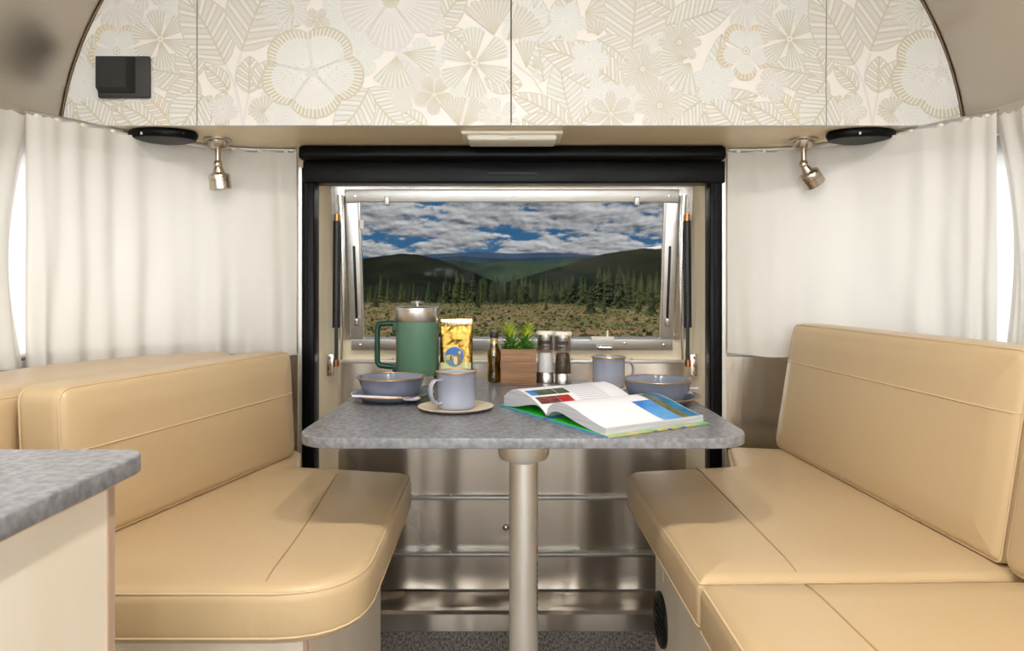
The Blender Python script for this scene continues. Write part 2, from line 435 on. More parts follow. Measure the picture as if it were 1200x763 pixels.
def cushion(cs, z0, z1, r, crown=0.0, cin=0.05, seg=5, mat_=None, mb=None, n=7):
    mb = mb or MB(); rings = []; cs = orient(cs)
    for k in range(seg + 1):
        a = PI / 2 * k / seg
        rings.append((r * (1 - math.sin(a)), z0 + r * (1 - math.cos(a))))
    for k in range(seg + 1):
        a = PI / 2 * k / seg
        rings.append((r * (1 - math.cos(a)), z1 - r + r * math.sin(a)))
    for k in (1, 2, 3):
        s = k / 3
        rings.append((r + (cin - r) * s, z1 + crown * math.sin(s * PI / 2)))
    v = []
    for d, z in rings:
        pts = ring(cs, d, n)
        for p in pts:
            q = Vector((p.x, p.y, z)); v.append(mat_ @ q if mat_ is not None else q)
    n = len(pts); f = []
    for i in range(len(rings) - 1):
        for k in range(n):
            k2 = (k + 1) % n
            f.append((i * n + k, i * n + k2, (i + 1) * n + k2, (i + 1) * n + k))
    f.append(tuple(reversed(range(n)))); f.append(tuple(range((len(rings) - 1) * n, len(rings) * n)))
    return mb.add(v, f)
def rim_line(cs, d, z, mat_=None):
    q = [Vector((p.x, p.y, z)) for p in ring(orient(cs), d)]
    return [mat_ @ p for p in q] if mat_ is not None else q

# ================================================================== the trailer shell
WX = 1.195
PATH = [(0.645, 2.13), (0.85, 2.115), (1.0, 2.03), (1.11, 1.86), (1.17, 1.66), (1.195, 1.45)]   # plan of a rear corner
def spline(pts, n):
    """Catmull-Rom through 2D/3D points"""
    P = [Vector(p) for p in pts]; P = [P[0] * 2 - P[1]] + P + [P[-1] * 2 - P[-2]]
    o = []
    S = len(P) - 3
    for k in range(n + 1):
        t = k / n * S; i = min(int(t), S - 1); u = t - i
        a, b, c, d = P[i:i + 4]
        o.append(0.5 * ((2 * b) + (c - a) * u + (2 * a - 5 * b + 4 * c - d) * u * u + (3 * b - a - 3 * c + d) * u ** 3))
    return o
CORNER = spline(PATH, 22)
ZT = 1.47
mb = MB().box(-1.25, 1.25, -2.65, 2.055, -0.05, 0.0)
struct(obj('floor', mb, M['carpet']), 'grey woven floor covering')
ZW0, ZW1 = 0.86, 1.415
for s, side in ((-1, 'left'), (1, 'right')):
    rt = thing('wall_' + side, (s * WX, 0, 0), 'brushed aluminium side wall of the trailer on the side of the ' + ('angled back cushion' if s < 0 else 'long bench'), None)
    rt['kind'] = 'structure'
    # straight side: below, above and between the side window
    sides = MB()
    T = 0.03
    def sx(a, b, z0, z1): sides.box(min(s * WX, s * (WX + T)), max(s * WX, s * (WX + T)), a, b, z0, z1)
    sx(-2.65, 1.45, 0, 0.9); sx(-2.65, 1.45, 1.4, ZT)
    sx(-2.65, -1.2, 0.9, 1.4); sx(0.1, 0.85, 0.9, 1.4); sx(1.40, 1.45, 0.9, 1.4)
    obj('side_skin', sides, M['shell_metal'], rt)
    low = MB(); up = MB()
    N = len(CORNER)
    def off(i, d):
        a = CORNER[max(i - 1, 0)]; b = CORNER[min(i + 1, N - 1)]; t = (b - a).normalized()
        return CORNER[i] + Vector((-t.y, t.x)) * d
    low.grid([[(s * c.x, c.y, z) for c in CORNER] for z in (0.0, 0.45, ZW0)])
    up.grid([[(s * c.x, c.y, z) for c in CORNER] for z in (ZW1, ZT)])
    endg = MB().grid([[(s * c.x, c.y, z) for c in CORNER[:2]] for z in (ZW0, ZW1)])
    obj('lower_skin', low, M['aluminium'], rt, smooth=60)
    obj('upper_skin', up, M['shell_metal'], rt, smooth=60)
    obj('end_skin', endg, M['shell_metal'], rt, smooth=60)
    rail = MB().tube([(s * off(i, 0.006).x, off(i, 0.006).y, 0.828) for i in range(N)], 0.004)
    rail = MB().tube([(s * (c.x - 0.006), c.y - 0.006, 0.826) for c in CORNER], 0.0045)
    obj('sill_rail', rail, M['frame_metal'], rt, smooth=60)
    # corner window
    w = thing('window_%d' % (2 if s < 0 else 3), (s * 1.05, 1.9, ZW0), 'curved corner window behind the cream curtain on the side of the ' + ('angled back cushion' if s < 0 else 'long bench'), None)
    w['kind'] = 'structure'
    obj('pane', MB().grid([[(s * c.x, c.y, z) for c in CORNER[1:]] for z in (ZW0, ZW1)]), M['glow_pane'], w, smooth=60)
    fr = MB()
    for z in (ZW0 + 0.008, ZW1 - 0.008):
        fr.tube([(s * c.x, c.y, z) for c in CORNER[1:]], 0.009)
    obj('window_frame', fr, M['frame_metal'], w, smooth=60)
    # side windows; the long unseen ones are added for the fill lights
    for q, (a, b) in enumerate(((-1.2, 0.1), (0.85, 1.40))):
        w = thing('window_%d' % (4 + q + (0 if s < 0 else 2)), (s * WX, (a + b) / 2, 0.9), ('long unseen added' if q == 0 else 'small') + ' side window in the ' + side + ' trailer wall', None)
        w['kind'] = 'structure'
        obj('pane', MB().box(min(s * 1.205, s * 1.209), max(s * 1.205, s * 1.209), a, b, 0.9, 1.4), M['glow_pane'], w)
        f2 = MB()
        x0, x1 = min(s * 1.185, s * 1.225), max(s * 1.185, s * 1.225)
        f2.box(x0, x1, a, b, 0.9, 0.918); f2.box(x0, x1, a, b, 1.382, 1.4); f2.box(x0, x1, a, a + 0.018, 0.9, 1.4); f2.box(x0, x1, b - 0.018, b, 0.9, 1.4)
        obj('window_frame', f2, M['frame_metal'], w)
# vaulted upper shell
prof = [(WX, ZT - 0.12)]
R0 = 0.88; cx0, cz0 = WX - R0, 1.35
for k in range(0, 15):
    a = math.radians(58 * k / 14)
    prof.append((cx0 + R0 * math.cos(a), cz0 + R0 * math.sin(a)))
prof.append((0.45, 2.15)); prof.append((0.0, 2.18))
full = [(x, z) for x, z in prof] + [(-x, z) for x, z in reversed(prof[:-1])]
full = [p for p in full if True]
def shell_x(z):
    return WX if z <= 1.35 else cx0 + math.sqrt(max(0, R0 * R0 - (z - cz0) ** 2))
mb = MB().grid([[(x, y, z) for x, z in full] for y in (-2.65, -1.0, 0.4, 1.2, 1.81)])
# outer skin so that the vault has thickness
mb.grid([[(x * 1.03, y, z + 0.03 * max(0, (z - 1.3))) for x, z in full] for y in (-2.65, -1.0, 0.4, 1.2, 1.81)])
struct(obj('ceiling', mb, M['shell_metal'], smooth=60), 'curved brushed aluminium upper shell of the trailer')
# rear upper dome behind the cabinet
dome = []
for k in range(9):
    a = PI / 2 * k / 8
    f_ = math.cos(a)
    dome.append([(x * (0.25 + 0.75 * f_), 1.81 + 0.42 * math.sin(a), ZT - 0.12 + (z - ZT + 0.12) * (0.15 + 0.85 * f_)) for x, z in full])
mb = MB().grid(dome)
struct(obj('ceiling_end', mb, M['shell_metal'], smooth=60), 'rear dome of the shell behind the overhead cabinet')
# rear wall pieces above/beside the hatch
mb = MB()
mb.box(-0.66, 0.66, 2.1, 2.16, 1.415, 1.50)
for s in (-1, 1): mb.box(min(s * 0.612, s * 0.66), max(s * 0.612, s * 0.66), 2.102, 2.16, 0.0, 1.42)
struct(obj('wall_rear', mb, M['cream_panel']), 'narrow cream surround of the rear hatch opening')
# front wall behind the camera, its window added for the fill light
rt = thing('wall_front', (0, -2.6, 0), 'front wall of the trailer', None); rt['kind'] = 'structure'
mb = MB()
mb.box(-1.25, 1.25, -2.66, -2.62, 0, 0.82); mb.box(-1.25, 1.25, -2.66, -2.62, 1.82, 2.25)
mb.box(-1.25, -0.98, -2.66, -2.62, 0.82, 1.82); mb.box(0.98, 1.25, -2.66, -2.62, 0.82, 1.82)
obj('front_skin', mb, M['cream_panel'], rt)
w = thing('window_1', (0, -2.64, 0.82), 'wide unseen front window added for the fill light', None); w['kind'] = 'structure'
obj('pane', MB().box(-0.98, 0.98, -2.645, -2.641, 0.82, 1.82), M['window_glass'], w)

# sill of the hatch
mb = MB()
pr = [(2.056, 0.0), (2.064, 0.046), (2.072, 0.055), (2.105, 0.050), (2.165, 0.052), (2.30, 0.056), (2.30, -0.05), (2.055, -0.05)]
mb.add([(x, y, z) for x in (-0.64, 0.64) for y, z in pr], [(i, (i + 1) % 8, 8 + (i + 1) % 8, 8 + i) for i in range(8)] + [tuple(range(8)), tuple(range(15, 7, -1))])
struct(obj('trim_1', mb, M['aluminium_panel']), 'aluminium sill step under the hatch')

# ================================================================== hatch: black screen frame
WY = 2.1
sf = thing('roller_screen', (0, WY, 0.05), 'black roller screen cassette with side rails framing the rear hatch', 'screen')
mb = MB().bevbox(-0.638, 0.640, 2.03, 2.12, 1.417, 1.4595, 0.012)
obj('cassette', mb, M['black_frame'], sf, smooth=50)
mb = MB().bevbox(-0.632, 0.645, 2.062, 2.13, 1.352, 1.418, 0.004)
obj('header', mb, M['black_frame'], sf, smooth=50)
for s in (-1, 1):
    a, b = (s * 0.601, s * 0.6375); a, b = min(a, b), max(a, b)
    mb = MB().bevbox(a, b, 2.07, 2.13, 0.054, 1.4, 0.004)
    # a shallow track groove lip
    mb.box(a + 0.012, a + 0.016, 2.066, 2.072, 0.054, 1.35)
    obj('side_rail', mb, M['black_frame'], sf, smooth=50)
    x = s * 0.644
    obj('edge_strip', MB().box(x - 0.005, x + 0.005, 2.075, 2.11, 0.054, 1.40), M['frame_metal'], sf)
obj('pull_tab', MB().bevbox(-0.07, 0.075, 2.056, 2.064, 1.375, 1.383, 0.002), M['charcoal'], sf)

# ================================================================== hatch door, its window and struts
SL = 0.168
def hy(z): return 2.2 + SL * (1.31 - z)
LOWP = [(2.285, 0.865), (2.292, 0.80), (2.290, 0.60), (2.276, 0.341), (2.262, 0.340), (2.250, 0.168), (2.222, 0.167), (2.212, 0.05)]
def ly(z):
    for (y0, z0), (y1, z1) in zip(LOWP, LOWP[1:]):
        if z1 <= z <= z0: return y0 + (y1 - y0) * (z - z0) / (z1 - z0)
    return LOWP[0][0] if z > 0.8 else LOWP[-1][0]
door = thing('door_1', (0, 2.25, 0.06), 'aluminium rear hatch door below and around the tilted window', None); door['kind'] = 'structure'
DX = 0.585
def slab(x0, x1, z0, z1, fy, th=0.02, nz=6, d=0.0):
    m = MB(); rows = []
    zs = [z0 + (z1 - z0) * k / nz for k in range(nz + 1)]
    v = []; n = len(zs)
    loop = [(fy(z) + d, z) for z in zs] + [(fy(z) + d + th, z) for z in reversed(zs)]
    k = len(loop)
    m.add([(x, y, z) for x in (x0, x1) for y, z in loop], [(i, (i + 1) % k, k + (i + 1) % k, k + i) for i in range(k)] + [tuple(range(k)), tuple(range(2 * k - 1, k - 1, -1))])
    return m
for a, b in ((-DX, -0.50), (0.50, DX)):
    obj('side_panel', slab(a, b, 0.862, 1.39, hy, d=0.012), M['aluminium'], door, smooth=30)
obj('top_panel', slab(-0.5, 0.5, 1.315, 1.39, hy, d=0.012), M['aluminium'], door, smooth=30)
obj('band_panel', slab(-DX, DX, 0.79, 0.862, lambda z: ly(z) + 0.012), M['cream_panel'], door, smooth=30)
for z0, z1 in ((0.345, 0.785), (0.172, 0.335), (0.058, 0.163)):
    obj('lower_panel', slab(-DX, DX, z0, z1, ly, nz=8), M['aluminium_panel'], door, smooth=40)
for z in (0.340, 0.1675, 0.787):
    y = ly(z - 0.004)
    mb = MB().bevbox(-DX, DX, y - (0.010 if z < 0.7 else 0.004), y + 0.03, z - 0.006, z + 0.006, 0.002)
    ex = obj('panel_joint', mb, M['frame_metal'], door, smooth=40)
    for k in range(5):
        xx = -0.4 + 0.2 * k
        obj('rivet', MB().lathe([(0.004, -0.001), (0.0035, 0.002), (0.001, 0.003)], 10, mat=Matrix.Translation((xx, y - 0.010, z + 0.011)) @ Matrix.Rotation(PI / 2, 4, 'X')), M['bright_metal'], ex, smooth=60)
# bolt seen beside the table post
mb = MB().lathe([(0.011, 0), (0.011, 0.006), (0.007, 0.010), (0.002, 0.012)], 16, mat=Matrix.Translation((-0.02, ly(0.24) - 0.001, 0.245)) @ Matrix.Rotation(PI / 2, 4, 'X'))
obj('bolt', mb, M['bright_metal'], door, smooth=60)
# cream returns beside the hatch door
mb = MB()
for s in (-1, 1):
    v = [(s * 0.606, 2.10), (s * 0.576, 2.26), (s * 0.584, 2.27), (s * 0.622, 2.10)]
    mb.prism([(x, y) for x, y in v], 0.054, 1.37)
mb.box(-0.61, 0.61, 2.12, 2.26, 1.362, 1.375)
struct(obj('trim_2', mb, M['cream_panel']), 'cream return panels inside the hatch opening')

win = thing('window_8', (0, 2.2, 1.31), 'aluminium framed window of the hatch showing mountains', None)
win['kind'] = 'structure'
win.rotation_euler = (math.atan(SL), 0, 0); win['_local'] = 1
GH = 0.451
GX = 0.4955
def fbar(x0, x1, z0, z1, name='window_frame'):
    return obj(name, MB().bevbox(x0, x1, -0.006, 0.03, z0, z1, 0.003), M['frame_metal'], win, smooth=40)
fbar(-0.537, 0.537, 0.0, 0.041); fbar(-0.537, 0.537, -GH - 0.038, -GH)
fbar(-0.537, -GX, -GH, 0.0); fbar(GX, 0.537, -GH, 0.0)
obj('pane', MB().box(-GX, GX, 0.012, 0.016, -GH, 0), M['window_glass'], win)
gm = MB()
for s in (-1, 1): gm.box(min(s * GX, s * (GX - 0.004)), max(s * GX, s * (GX - 0.004)), 0.004, 0.02, -GH, 0)
obj('gasket', gm, M['bright_metal'], win)
for s in (-1, 1):
    lt = obj('stay_slot', MB().bevbox(s * 0.513 - 0.004, s * 0.513 + 0.004, -0.012, -0.004, -0.385, -0.14, 0.003), M['black_plastic'], win, smooth=40)
    obj('stay_knob', MB().bevbox(s * 0.513 - 0.008, s * 0.513 + 0.008, -0.022, -0.006, -0.405, -0.378, 0.003), M['steel'], lt, smooth=40)
for x in (-0.40, 0.40):
    obj('clip', MB().bevbox(x - 0.008, x + 0.008, -0.02, -0.004, -0.01, 0.018, 0.003), M['frame_metal'], win, smooth=40)
for x, z in ((-0.505, 0.02), (0.505, 0.02), (0.0, 0.02), (-0.505, -GH - 0.02), (0.505, -GH - 0.02), (-0.37, -GH - 0.015), (0.375, -GH - 0.015)):
    obj('screw', MB().lathe([(0.005, -0.001), (0.0045, 0.002), (0.001, 0.003)], 10, mat=Matrix.Translation((x, -0.006, z)) @ Matrix.Rotation(PI / 2, 4, 'X')), M['bright_metal'], win, smooth=60)
lt = obj('latch', MB().bevbox(0.262, 0.338, -0.022, -0.004, -GH - 0.002, -GH + 0.010, 0.003), M['white_plastic'], win, smooth=40)
obj('latch_handle', MB().bevbox(0.278, 0.332, -0.045, -0.018, -GH - 0.030, -GH - 0.012, 0.008), M['bright_metal'], lt, smooth=60)
obj('latch_pin', MB().lathe([(0.004, 0), (0.003, 0.02), (0.001, 0.024)], 10, (0.316, -0.012, -GH + 0.008)), M['white_plastic'], lt, smooth=60)
obj('edge_catch', MB().bevbox(-0.493, -0.480, -0.008, 0.008, -0.085, -0.055, 0.002), M['white_plastic'], win, smooth=40)

for s in (-1, 1):
    g = thing('gas_strut', (s * 0.553, 2.16, 0.79), 'black gas strut with copper coloured ends beside the hatch window, near the ' + ('coffee press' if s < 0 else 'window latch'), 'strut', 'gas struts of the hatch')
    t0 = Vector((s * 0.552, 2.155, 1.26)); t1 = Vector((s * 0.558, 2.165, 0.785))
    D = t1 - t0
    obj('cylinder', MB().tube([t0 + D * 0.03, t0 + D * 0.74], 0.0125, 14), M['rubber'], g, smooth=60)
    obj('rod', MB().tube([t0 + D * 0.74, t0 + D * 0.97], 0.0055, 10), M['charcoal'], g, smooth=60)
    obj('end_fitting', MB().tube([t0 - D * 0.015, t0 + D * 0.035], 0.010, 12), M['copper'], g, smooth=60)
    obj('end_fitting', MB().tube([t0 + D * 0.955, t0 + D * 1.0], 0.010, 12), M['copper'], g, smooth=60)
    br = MB().bevbox(min(s * 0.565, s * 0.588), max(s * 0.565, s * 0.588), 2.158, 2.172, 0.755, 0.825, 0.002)
    b = obj('bracket', br, M['aluminium'], g, smooth=40)
    for k in range(3):
        obj('bolt', MB().lathe([(0.005, 0), (0.004, 0.003)], 10, mat=Matrix.Translation((s * 0.577, 2.158, 0.767 + 0.023 * k)) @ Matrix.Rotation(PI / 2, 4, 'X')), M['copper'], b, smooth=60)
    obj('shield', MB().tube([(s * 0.548, 2.178, 1.33), (s * 0.543, 2.182, 1.20), (s * 0.547, 2.20, 0.95), (s * 0.555, 2.22, 0.80)], [0.010, 0.009, 0.006, 0.004], 12), M['bright_metal'], g, smooth=60)

# ================================================================== overhead cabinet with printed floral panels
CY = 1.794
CZ = 1.4605
cab = thing('overhead_cabinet', (0, CY, CZ), 'long overhead cabinet with pale leaf and flower print panels under the ceiling', 'cabinet')
def cabx(z): return shell_x(z) - 0.006
# panel outlines in plane (x, z)
ZTOP = 2.06
def arc(s):
    zs = [CZ + (ZTOP - CZ) * k / 22 for k in range(23)]
    return [(s * cabx(z), z) for z in zs]
gx = [(231 - 600) * CY / F, (599 - 600) * CY / F, (968 - 600) * CY / F]
G = 0.0017
def rect_panel(a, b):
    return [(a, CZ), (b, CZ), (b, ZTOP), (a, ZTOP)]
pl_left = [(gx[0] - G, CZ), (gx[0] - G, ZTOP)] + [p for p in reversed(arc(-1)) if p[0] < gx[0] - G]
pl_right = [(gx[2] + G, CZ)] + [p for p in arc(1) if p[0] > gx[2] + G] + [(gx[2] + G, ZTOP)]
panels = [pl_left, rect_panel(gx[0] + G, gx[1] - G), rect_panel(gx[1] + G, gx[2] - G), pl_right]
def ccw(p):
    a = sum(p[i][0] * p[(i + 1) % len(p)][1] - p[(i + 1) % len(p)][0] * p[i][1] for i in range(len(p)))
    return p if a > 0 else list(reversed(p))
panels = [ccw(p) for p in panels]
def clip(poly, region):
    o = list(poly)
    for i in range(len(region)):
        a = region[i]; b = region[(i + 1) % len(region)]
        ex, ez = b[0] - a[0], b[1] - a[1]
        if abs(ex) + abs(ez) < 1e-9: continue
        ins = lambda p: ex * (p[1] - a[1]) - ez * (p[0] - a[0]) >= -1e-9
        r = []
        for k in range(len(o)):
            p, q = o[k - 1], o[k]
            pi_, qi = ins(p), ins(q)
            if pi_ != qi:
                d1 = ex * (p[1] - a[1]) - ez * (p[0] - a[0]); d2 = ex * (q[1] - a[1]) - ez * (q[0] - a[0])
                t = d1 / (d1 - d2)
                r.append((p[0] + (q[0] - p[0]) * t, p[1] + (q[1] - p[1]) * t))
            if qi: r.append(q)
        o = r
        if len(o) < 3: return []
    return o
# --- the print: shapes in a pattern space of photograph-sized units, repeating every 737
PR = []      # (polygon, material index)   0 grey 1 cool 2 sand 3 gold 4 pale
def stroke(p, q, w, mi, w2=None):
    p = Vector(p); q = Vector(q); d = q - p
    if d.length < 1e-6: return
    n = Vector((-d.y, d.x)).normalized(); w2 = w if w2 is None else w2
    PR.append(([p + n * w / 2, p - n * w / 2, q - n * w2 / 2, q + n * w2 / 2], mi))
def leaf(b, t, W, bend=0.0, fill=0, vein=2, nv=11, vw=1.5, ang=0.55, edge=True):
    b = Vector(b); t = Vector(t); d = t - b; n = Vector((-d.y, d.x)).normalized(); ln = d.length
    c = lambda s: b + d * s + n * bend * math.sin(PI * s)
    wd = lambda s: W * math.sin(PI * min(1, max(0, s)) ** 0.85) ** 0.75 if 0 < s < 1 else 0
    K = 16
    for k in range(K):
        s0, s1 = k / K, (k + 1) / K
        PR.append(([c(s0) + n * wd(s0), c(s0) - n * wd(s0), c(s1) - n * wd(s1), c(s1) + n * wd(s1)], fill))
    for k in range(nv):
        s = 0.05 + 0.85 * k / nv
        s2 = min(1, s + ang * W / ln)
        for sg in (1, -1):
            e = c(s2) + n * sg * wd(s2) * 0.97
            stroke(c(s), e, vw, vein, vw * 0.7)
            # a pale band between the veins
            sm = s + 0.42 / nv * 0.85
            s3 = min(1, sm + ang * W / ln)
            if k % 2 == 0: stroke(c(sm), c(s3) + n * sg * wd(s3) * 0.94, vw * 1.2, 4, vw * 1.6)
    for k in range(K):
        stroke(c(k / K), c((k + 1) / K), vw * 1.5, vein)
        if edge:
            for sg in (1, -1):
                stroke(c(k / K) + n * sg * wd(k / K), c((k + 1) / K) + n * sg * wd((k + 1) / K), vw * 0.7, vein)
def petals(c, R, np_, fill, vein, a0=0.0, wid=0.9, nv=7, vw=1.2, r0=0.12, sx=1.0, sy=1.0, edge=None, center=True, span=2 * PI, tip=0.35):
    c = Vector(c)
    pt = lambda a, r: c + Vector((math.cos(a) * r * sx, math.sin(a) * r * sy))
    for k in range(np_):
        a = a0 + span * k / np_; hw = span / np_ / 2 * wid
        o_ = [c]
        for j in range(13):
            u = -1 + 2 * j / 12
            o_.append(pt(a + u * hw, R * (1 - tip * abs(u) ** 2.2)))
        for j in range(1, 13): PR.append(([c, o_[j], o_[j + 1]], fill))
        if edge is not None:
            for j in range(12):
                u0, u1 = -1 + 2 * j / 12, -1 + 2 * (j + 1) / 12
                f0, f1 = R * (1 - tip * abs(u0) ** 2.2), R * (1 - tip * abs(u1) ** 2.2)
                PR.append(([pt(a + u0 * hw, f0), pt(a + u0 * hw, f0 * edge[1]), pt(a + u1 * hw, f1 * edge[1]), pt(a + u1 * hw, f1)], edge[0]))
        for j in range(nv):
            u = -0.85 + 1.7 * j / max(1, nv - 1)
            stroke(pt(a + u * hw * 0.7, R * r0), pt(a + u * hw, R * (1 - tip * abs(u) ** 2.2) * 0.96), vw * 0.6, vein, vw)
    if center:
        for rr, mi in ((R * 0.13, 2), (R * 0.10, 4), (R * 0.04, 2)):
            PR.append(([c + Vector((math.cos(q * PI / 6) * rr, math.sin(q * PI / 6) * rr)) for q in range(12)], mi))
def fan(c, R, a, span, fill=0, vein=2, nv=9, vw=1.5):
    c = Vector(c)
    pt = lambda an, r: c + Vector((math.cos(an) * r, math.sin(an) * r))
    K = 14
    for j in range(K):
        u0, u1 = a - span / 2 + span * j / K, a - span / 2 + span * (j + 1) / K
        PR.append(([c, pt(u0, R * (0.94 + 0.06 * math.cos(j * 2))), pt(u1, R * (0.94 + 0.06 * math.cos(j * 2 + 2)))], fill))
    for j in range(nv):
        an = a - span / 2 * 0.95 + span * 0.95 * j / (nv - 1)
        stroke(c, pt(an, R * 0.95), vw * 0.5, vein, vw)
def stem(pts, w=2.2, mi=0):
    for p, q in zip(pts, pts[1:]): stroke(p, q, w, mi)
D2 = math.radians
# background foliage
leaf((264, 76), (214, -10), 30, 3, 0, nv=12)
leaf((283, 60), (330, -45), 36, -3, 0, nv=12)
leaf((332, 34), (352, -8), 18, 0, 0, nv=7)
leaf((430, 104), (482, 160), 24, 4, 1, nv=12)
leaf((432, 104), (392, 160), 22, -4, 1, nv=9)
leaf((238, 112), (205, 160), 26, 0, 1, nv=9)
leaf((268, 106), (240, 78), 11, 2, 0, nv=8)
leaf((266, 108), (250, 132), 8, 0, 0, nv=6)
leaf((263, 152), (258, 134), 8, 0, 0, nv=6)
leaf((340, 150), (372, 126), 12, 3, 1, nv=6)
stem([(265, 76), (274, 96), (280, 118), (286, 150)], 3, 1); stem([(283, 62), (277, 84), (276, 108)], 3, 1)
stem([(292, 108), (288, 130), (285, 150)], 2.6, 1)
leaf((292, 109), (293, 66), 16, 0, 0, nv=9, vw=1.7)
leaf((302, 104), (318, 70), 12, -2, 0, nv=7, vw=1.5)
leaf((500, 42), (548, -18), 17, 2, 0, nv=12, vw=1.7)
leaf((522, 36), (548, 60), 12, -3, 0, nv=6)
leaf((568, 92), (612, 100), 15, 0, 0, nv=8)
leaf((500, 150), (470, 128), 10, 0, 1, nv=6)
leaf((637, 96), (622, -16), 22, 0, 1, nv=13, vw=1.2)
leaf((655, 46), (668, -12), 18, 0, 0, nv=9, vw=1.2)
leaf((740, 64), (748, -40), 38, 0, 0, nv=13)
leaf((700, 46), (742, 82), 18, -4, 0, nv=9, vw=1.2)
leaf((790, 14), (752, -8), 16, 0, 0, nv=8)
leaf((673, 150), (656, 66), 21, -3, 1, nv=12, vw=1.1)
leaf((670, 150), (600, 110), 15, 3, 0, nv=11)
leaf((612, 140), (660, 160), 16, 0, 0, nv=8)
leaf((676, 148), (716, 98), 9, 3, 0, nv=9)
leaf((735, 108), (630, 54), 25, 8, 0, nv=17, vw=1.6)
stem([(731, 94), (734, 104), (733, 116)], 3, 2); stem([(602, 74), (625, 92), (637, 112)], 2.6, 0); stem([(627, 80), (634, 98)], 2.2, 0)
stem([(765, 106), (745, 130), (738, 138)], 2.6, 0); stem([(768, 98), (795, 80)], 2.4, 0)
leaf((780, 30), (862, 2), 22, 2, 1, nv=13)
leaf((826, 118), (846, 40), 13, 2, 1, nv=10, vw=1.2)
leaf((770, 124), (888, 112), 22, 5, 0, nv=15)
leaf((840, 118), (800, 160), 20, 0, 0, nv=9)
leaf((822, 118), (770, 152), 22, 0, 1, nv=10)
leaf((872, 160), (826, 112), 18, 0, 1, nv=11)
leaf((905, 160), (868, 124), 13, 0, 0, nv=8)
leaf((930, 160), (878, 122), 16, 4, 1, nv=11)
leaf((968, 92), (902, 78), 22, 0, 0, nv=11)
leaf((968, 92), (930, 130), 20, -4, 0, nv=10)
leaf((968, 90), (950, 48), 18, 0, 0, nv=8)
leaf((940, 150), (898, 105), 12, 4, 0, vein=3, nv=14, vw=1.5)
leaf((956, 24), (930, -16), 13, 0, 0, nv=8)
leaf((985, 40), (950, 30), 20, 0, 0, nv=8)
leaf((960, 150), (985, 112), 12, 0, 0, nv=7)
# plain petals filling the gaps
for c_, r_, q_ in (((318, 128), 26, 5), ((336, 8), 30, 6), ((408, 18), 34, 5), ((420, 62), 30, 5), ((492, 74), 30, 5), ((470, 96), 26, 4), ((548, 118), 28, 5),
                   ((612, 24), 30, 5), ((664, 26), 24, 5), ((690, 70), 24, 5), ((704, 112), 22, 5), ((742, 112), 26, 5), ((772, 60), 24, 5), ((836, 96), 26, 5),
                   ((905, 100), 20, 4), ((890, 28), 24, 5), ((948, 12), 26, 5), ((262, 128), 18, 4), ((352, 138), 22, 5), ((506, 24), 18, 4)):
    petals(c_, r_, q_, (q_ + int(r_)) % 2, 4, r_ * 0.37, wid=0.98, nv=5, vw=1.1, center=False)
# flowers
petals((874, 2), 36, 5, 0, 4, 0.6, nv=5, center=False)
petals((908, -12), 26, 5, 0, 4, 0.6, nv=5, center=False)
petals((372, 24), 16, 5, 0, 2, 0.3, nv=5, center=False)
petals((458, 0), 60, 5, 0, 4, D2(90), wid=0.98, nv=9, vw=1.6, tip=0.2)
fan((458, 0), 11, D2(90), PI * 1.7, 0, 2, 15, 1.8)
fan((345, 10), 22, D2(170), D2(150), 1, 2, 8)
petals((366, 84), 62, 5, 1, 4, D2(-60), wid=0.97, nv=13, vw=1.6, sy=0.9, edge=(2, 0.80), center=False, tip=0.16)
for k in range(46):
    a = k * 2.399; r = 4 + 1.7 * math.sqrt(k) * 2.4
    stroke((366 + r * math.cos(a) * 1.25, 86 + r * math.sin(a) * 0.42), (366 + r * math.cos(a) * 1.25 + 1.4, 86 + r * math.sin(a) * 0.42), 1.3, 2)
fan((310, 132), 20, D2(-120), D2(140), 0, 2, 9); fan((308, 130), 15, D2(130), D2(140), 0, 2, 7)
petals((502, 98), 22, 5, 0, 0, 0.2, nv=3, center=False)
petals((480, 106), 28, 4, 0, 0, 0.5, nv=2, center=False)
petals((509, 111), 24, 5, 0, 2, D2(20), wid=0.85, nv=8, vw=1.3)
fan((465, 66), 40, D2(98), D2(80), 1, 2, 9, 1.7); fan((473, 62), 40, D2(14), D2(52), 1, 2, 7, 1.7)
petals((556, 74), 43, 6, 1, 2, D2(28), wid=0.72, nv=6, vw=1.5, r0=0.14, tip=0.1)
fan((579, 41), 48, D2(-100), D2(86), 0, 2, 12, 1.6); fan((594, 47), 46, D2(-42), D2(64), 0, 2, 9, 1.6)
fan((538, 148), 36, D2(-104), D2(56), 0, 2, 9, 1.5); fan((542, 148), 38, D2(-48), D2(50), 0, 2, 8, 1.5)
petals((584, 140), 26, 6, 0, 4, 0.3, nv=5)
fan((617, 80), 34, D2(-92), D2(46), 0, 2, 6)
fan((624, 80), 14, D2(-40), D2(80), 0, 2, 6)
fan((686, 15), 26, D2(10), D2(150), 0, 2, 8, 1.8); fan((701, 42), 18, D2(-100), D2(110), 0, 2, 7, 1.6)
petals((753, 81), 30, 8, 0, 2, 0.1, wid=0.92, nv=4, vw=1.1)
petals((716, 134), 28, 7, 0, 2, 0.2, wid=0.8, nv=5, vw=1.2)
petals((773, 124), 30, 7, 0, 2, 0.4, wid=0.95, nv=4, vw=1.1)
petals((796, 50), 26, 8, 0, 2, 0.0, wid=0.96, nv=4, vw=1.1)
fan((806, 68), 34, D2(180), D2(44), 1, 2, 6, 1.6); fan((809, 74), 38, D2(125), D2(96), 1, 2, 8, 1.7)
petals((874, 60), 35, 5, 1, 4, D2(-52), wid=0.84, nv=7, vw=1.0, edge=(3, 0.78), tip=0.22)
